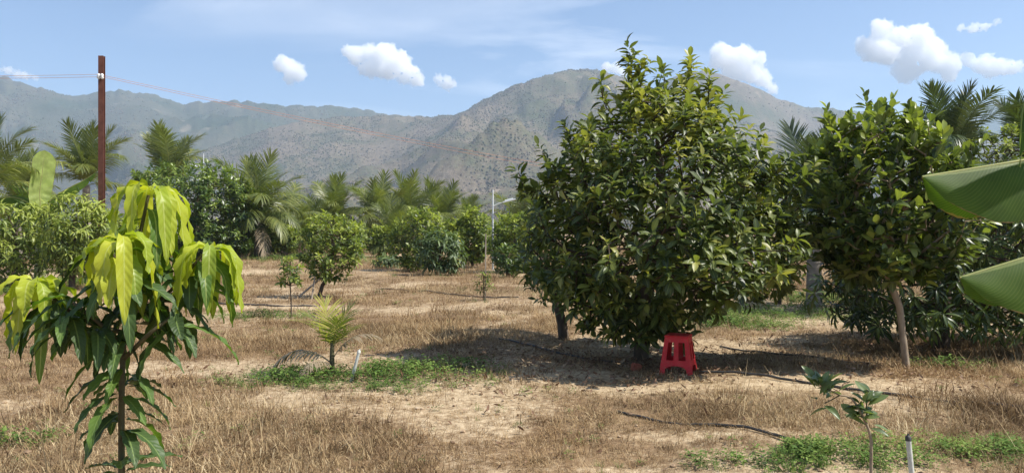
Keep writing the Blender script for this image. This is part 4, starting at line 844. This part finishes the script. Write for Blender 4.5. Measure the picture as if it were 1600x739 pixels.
lamp_post('white lamp post poking out of the dense dark tree', 318, 48, 240, -1, 262)

def hose(label, pts, r=0.016):
    path = spline([(XD(x, CAMH * FPX / (y - HY)), CAMH * FPX / (y - HY), 0) for x, y in pts], 14 * len(pts)); path[:, 2] = gz(path[:, 0], path[:, 1]) + r * 0.4 + 0.05 * (fbm(path[:, 0] * 1.5, path[:, 1] * 1.5, 5, 2) - 0.2)
    mb = MB(); tube(mb, path, r, 8); tag(mb.build('irrigation_hose', M['hose']), label, 'hose', 'black hoses on the ground')
hose('long black hose running right from the red stool across bare soil', [(1092, 588), (1160, 594), (1250, 604), (1330, 616), (1420, 627), (1500, 634), (1556, 640), (1600, 645)], 0.014)
hose('black hose in the nearer grass below the red stool', [(965, 645), (1010, 655), (1070, 664), (1130, 668), (1190, 682), (1240, 700), (1275, 722)], 0.012)
hose('black hose lying in the shade left of the big dark trunk', [(780, 534), (830, 543), (880, 556), (940, 566), (985, 572)], 0.013)
hose('black hose across the shade between stool and pale trunk', [(1125, 540), (1170, 549), (1230, 556), (1300, 563), (1380, 568)], 0.012)
hose('far black hose in front of the papaya', [(595, 452), (660, 457), (730, 464), (810, 468)], 0.014)
hose('far black hose left of the staked tree', [(300, 474), (380, 477), (430, 480), (500, 478)], 0.018)

def stake(name, label, p0, p1, r, mat, cat, capmat=None):
    p0 = Vector(p0); p1 = Vector(p1); root = thing(name, label, cat, p0) if capmat else None
    o = p0 if capmat else Vector((0, 0, 0)); mb = MB(); tube(mb, [p0 - o - (p1 - p0) * 0.06, (p0 + p1) / 2 - o, p1 - o], r, 8)
    if capmat:
        mb.build('pipe', mat, root); mb = MB(); d = (p1 - p0).normalized(); tube(mb, [p1 - o - d * 0.015, p1 - o + d * 0.008, p1 - o + d * 0.014, p1 - o + d * 0.026 + Vector((0.006, 0, 0))], [r * 1.12, r * 1.12, r * 0.5, r * 0.35], 8); mb.build('sprinkler_head', capmat, root)
    else: tag(mb.build(name, mat), label, cat)
g = gpt(1428, 4.55); stake('riser_pipe', 'grey plastic riser pipe with dark top in the right foreground', g, P(1419, 684, 4.55), 0.016, M['pvc'], 'pipe', M['hose'])
g = gpt(549, 8.3); stake('riser_pipe', 'leaning white plastic pipe beside the coconut seedling', g, P(561, 549, 8.3), 0.017, M['pvc'], 'pipe', M['pvc'])
g = gpt(464, 18.2); stake('prop_stake', 'pale thin prop leaning on the tilted trunk from the left', g, P(512, 425, 18.5), 0.025, M['wood'], 'stake')
g = gpt(520, 18.0); stake('prop_stake', 'short upright stake beside the tilted trunk', gpt(487, 18.0), P(492, 432, 18.2), 0.02, M['wood'], 'stake')
g = gpt(756, 17.9); stake('prop_stake', 'thin pale stake holding the small seedling', g + Vector((0.03, 0, 0)), P(759, 365, 17.9), 0.014, M['wood'], 'stake')

# red stool
g = gpt(1060, 8.62); root = thing('plastic_stool', 'red plastic stool with slotted sides standing in front of the big tree trunk', 'stool', g, R(-22))
H, tw, bw = 0.44, 0.125, 0.185
def wall_pt(side, u, z):
    """u across the side (-1..1), z height: a point on the sloping side wall"""
    w = bw + (tw - bw) * z / H; q = Vector((u * w, -w, z)); return Matrix.Rotation(side * math.pi / 2, 3, 'Z') @ q
def wall_piece(mb, side, u0, u1, z0, z1, th=0.007, arch=0.0):
    n = 8 if arch else 2; us = np.linspace(u0, u1, n)
    out_ = []
    for u in us:
        zb = z0 + arch * max(0.0, 1 - (u / max(abs(u0), abs(u1))) ** 2) ** 0.5 if arch else z0
        out_.append((wall_pt(side, u, zb), wall_pt(side, u, z1)))
    nrm = Matrix.Rotation(side * math.pi / 2, 3, 'Z') @ Vector((0, 1, 0.1)); V = []
    for a_, b_ in out_: V += [a_, b_, a_ + nrm * th, b_ + nrm * th]
    F = []
    for k in range(n - 1):
        i_ = 4 * k; F += [(i_, i_ + 4, i_ + 5, i_ + 1), (i_ + 2, i_ + 3, i_ + 7, i_ + 6), (i_, i_ + 2, i_ + 6, i_ + 4), (i_ + 1, i_ + 5, i_ + 7, i_ + 3)]
    e = 4 * (n - 1); F += [(0, 1, 3, 2), (e, e + 2, e + 3, e + 1)]
    mb.add(V, F)
bm = bmesh.new(); bmesh.ops.create_cube(bm, size=1.0, matrix=Matrix.Translation((0, 0, H - 0.0125)) @ Matrix.Diagonal((tw * 2 + 0.022, tw * 2 + 0.022, 0.025, 1)))
bmesh.ops.bevel(bm, geom=[e for e in bm.edges], offset=0.009, segments=3, affect='EDGES'); me = bpy.data.meshes.new('seat'); bm.to_mesh(me); bm.free(); me.materials.append(M['red']); obj('seat', me, root)
for s in range(4):
    mb = MB(); wall_piece(mb, s, -1.0, -0.66, 0.0, H - 0.02, 0.008); wall_piece(mb, s - 1, 0.66, 0.985, 0.0, H - 0.02, 0.0075); mb.build('leg', M['red'], root, False)
    mb = MB(); wall_piece(mb, s, -0.17, 0.17, 0.17, H - 0.075, 0.006); mb.build('slat', M['red'], root, False)
    mb = MB(); wall_piece(mb, s, -0.66, 0.66, 0.075, 0.17, 0.0065, arch=0.035); mb.build('lower_rail', M['red'], root, False)
    mb = MB(); wall_piece(mb, s, -0.66, 0.66, H - 0.075, H - 0.022, 0.0065); mb.build('upper_rail', M['red'], root, False)
bm = bmesh.new(); bmesh.ops.create_cube(bm, size=1.0, matrix=Matrix.Diagonal((0.13, 0.07, 0.09, 1))); r_ = random.Random(4)
bmesh.ops.bevel(bm, geom=[e for e in bm.edges], offset=0.012, segments=2, affect='EDGES')
for v in bm.verts: v.co += Vector((r_.uniform(-.006, .006), r_.uniform(-.006, .006), r_.uniform(-.006, .006)))
me = bpy.data.meshes.new('brick'); bm.to_mesh(me); bm.free(); me.materials.append(M['brick']); o = obj('brick', me); o.location = gpt(994, 8.75, 0.035); o.rotation_euler = (0.1, 0.2, 0.6); tag(o, 'broken red brick at the foot of the big dark tree', 'brick')

# ------------------------------------------------------------------ grass, weeds, litter
def tuft(seed, n, h, rad, w, flat, mat, curl=0.7):
    r = np.random.default_rng(seed); mb = MB()
    for k in range(n):
        a = r.random() * 6.28; q = rad * r.random() ** 0.6; b0 = np.array([q * math.cos(a), q * math.sin(a), -0.01]); az = a + r.normal(0, 0.9); el = 1.45 - flat * abs(r.normal(0, 0.8)); L = h * r.uniform(0.45, 1.25)
        p = b0; V = []; sdv = np.array([-math.sin(az), math.cos(az), 0]); e = el
        for s in range(4):
            ww = w * (1, 0.85, 0.55, 0.08)[s]; V += [p - sdv * ww / 2, p + sdv * ww / 2]
            p = p + np.array([math.cos(az) * math.cos(e), math.sin(az) * math.cos(e), math.sin(e)]) * L / 3; e -= curl * r.uniform(0.2, 1.0)
        mb.add(V, [[0, 1, 3, 2], [2, 3, 5, 4], [4, 5, 7, 6]], None, float(r.random()))
    return mb.mesh('tuft', mat)
def field(dmin, dmax, dens, seed):
    r = np.random.default_rng(seed); n = int(dens * 0.80 * (dmax ** 2 - dmin ** 2)); d = np.sqrt(dmin ** 2 + (dmax ** 2 - dmin ** 2) * r.random(n)); tx_ = r.uniform(-0.80, 0.80, n)
    return tx_ * d, d
tufts = [tuft(k, 34, 0.085, 0.13, 0.0055, 1.7, M['straw'], 0.8) for k in range(5)] + [tuft(20 + k, 18, 0.14, 0.09, 0.005, 1.1, M['straw'], 0.7) for k in range(3)] + [tuft(40, 7, 0.30, 0.06, 0.004, 0.7, M['straw'], 0.4), tuft(50, 9, 0.26, 0.14, 0.005, 3.0, M['straw'], 0.15), tuft(51, 9, 0.22, 0.14, 0.005, 3.0, M['straw'], 0.15)]
gp, gs, gi_ = [], [], []
for dmin, dmax, dens, sc0 in ((3.2, 8, 300, 0.85), (8, 14, 170, 0.95), (14, 26, 45, 1.35), (26, 48, 11, 2.0), (48, 80, 3, 3.0)):
    x, y = field(dmin, dmax, dens, int(dmin * 10)); bn = bareness(x, y); gn = greenness(x, y)
    keep = rng.random(len(x)) < np.clip(1.05 - 0.95 * bn, 0.12, 1) * (1 - 0.6 * gn)
    x, y, bn = x[keep], y[keep], bn[keep]; cl = fbm(x * 0.8, y * 0.8, 61, 3)
    gp.append(np.stack([x, y, gz(x, y)], 1)); gs.append(sc0 * (0.5 + 1.0 * rng.random(len(x))) * (1 - 0.55 * bn) * (0.45 + 1.1 * cl))
    u = rng.random(len(x)); gi_.append(np.where(u < 0.82, rng.integers(0, 5, len(x)), np.where((u < 0.985) | (cl < 0.5), rng.integers(5, 8, len(x)), 8))); gi_[-1] = np.where(rng.random(len(x)) < 0.2, rng.integers(9, 11, len(x)), gi_[-1])
# taller straw at the right edge and behind the weeds
for px, py, n, s0 in ((1585, 650, 160, 1.5), (1480, 640, 50, 1.1), (1590, 560, 80, 1.5), (330, 640, 60, 1.2), (740, 590, 60, 1.1), (480, 540, 70, 1.2)):
    D = CAMH * FPX / (py - HY); x = XD(px, D) + rng.normal(0, 0.35, n); y = D + rng.normal(0, 0.35, n)
    gp.append(np.stack([x, y, gz(x, y)], 1)); gs.append(s0 * rng.uniform(0.6, 1.3, n)); gi_.append(rng.integers(5, 8, n))
gp = np.concatenate(gp); gs = np.concatenate(gs); gi_ = np.concatenate(gi_); n = len(gp)
scatter('dry_grass', gp, np.stack([rng.normal(0, .12, n), rng.normal(0, .12, n), rng.random(n) * 6.28], 1), gs, gi_, tufts, 'dry straw coloured grass covering the orchard floor', 'grass')
def weed_tuft(seed, n, h, ll):
    r = np.random.default_rng(seed); mb = MB(); tp = leaf_tpl(2, 0.5, 0.5, 0.15, 0.4); pos = []; d = []
    for k in range(n):
        a = r.random() * 6.28; q = 0.11 * r.random() ** 0.5; pos.append((q * math.cos(a), q * math.sin(a), h * r.random())); b = r.random() * 6.28; d.append((math.cos(b), math.sin(b), r.uniform(-.1, .8)))
    bake(mb, tp, np.array(pos), basis(np.array(d), np.tile([0, 0, 1.0], (n, 1)) + r.normal(0, .3, (n, 3))), ll * r.uniform(0.6, 1.3, n), r.random(n)); return mb.mesh('weed', M['weed'])
weeds = [weed_tuft(k, 34, 0.09 + 0.02 * k, 0.035 + 0.006 * k) for k in range(4)] + [tuft(70 + k, 20, 0.14, 0.08, 0.006, 0.5, M['weed'], 0.5) for k in range(2)]
gp, gs, gi_ = [], [], []
for dmin, dmax, dens, sc0 in ((3.4, 8, 260, 0.8), (8, 15, 110, 1.0), (15, 30, 26, 1.6), (30, 60, 6, 2.6)):
    x, y = field(dmin, dmax, dens, int(dmin * 100) + 1); gn = greenness(x, y); keep = rng.random(len(x)) < np.clip(gn * 1.3, 0, 1) + 0.03 * np.clip((fbm(x * 0.5, y * 0.5, 88, 3) - 0.45) * 5, 0.05, 1)
    x, y, gn = x[keep], y[keep], gn[keep]; gp.append(np.stack([x, y, gz(x, y)], 1)); gs.append(sc0 * (0.5 + 0.7 * rng.random(len(x))) * (0.6 + 0.5 * gn)); gi_.append(rng.integers(0, 6, len(x)))
gp = np.concatenate(gp); gs = np.concatenate(gs); gi_ = np.concatenate(gi_); n = len(gp)
scatter('green_weeds', gp, np.stack([np.zeros(n), np.zeros(n), rng.random(n) * 6.28], 1), gs, gi_, weeds, 'patches of low green weeds in the dry grass', 'weeds')
lit = []
for k in range(3):
    tp = leaf_tpl(3, 0.4, 0.5, 0.3, (1.2, -0.8, 0.4)[k]); mb = MB(); mb.add(tp[0], tp[1], tp[2], 0.5); lit.append(mb.mesh('litter', M['litter']))
x, y = field(4, 26, 10, 5); near = np.concatenate([x]), np.concatenate([y])
xs, ys = [near[0]], [near[1]]
for cx_, cy_, s_, n_ in ((1.0, 9.3, 1.3, 2200), (4.5, 9.0, 0.9, 500), (6.0, 10.5, 1.6, 900), (-5.5, 18, 1.2, 200)):
    xs.append(rng.normal(cx_, s_, n_)); ys.append(rng.normal(cy_, s_ * 0.7, n_))
x = np.concatenate(xs); y = np.concatenate(ys); n = len(x)
scatter('leaf_litter', np.stack([x, y, gz(x, y) + 0.025], 1), np.stack([rng.normal(0, .5, n), rng.normal(0, .5, n), rng.random(n) * 6.28], 1), rng.uniform(0.025, 0.075, n), rng.integers(0, 3, n), lit, 'fallen brown leaves scattered on the soil under the trees', 'litter')

clods = [lump_mesh('clod_%d' % k, 50 + k, M['clod'], 0.6) for k in range(3)]
x, y = field(4, 24, 9, 71); k_ = rng.random(len(x)) < 0.25 + bareness(x, y); x, y = x[k_], y[k_]; n = len(x)
scatter('soil_clods', np.stack([x, y, gz(x, y)], 1), np.stack([np.zeros(n), np.zeros(n), rng.random(n) * 6.28], 1), rng.uniform(0.006, 0.02, n) * (1 + rng.random(n) ** 8), rng.integers(0, 3, n), clods, 'small soil clods and pebbles strewn over the bare ground', 'soil clods')
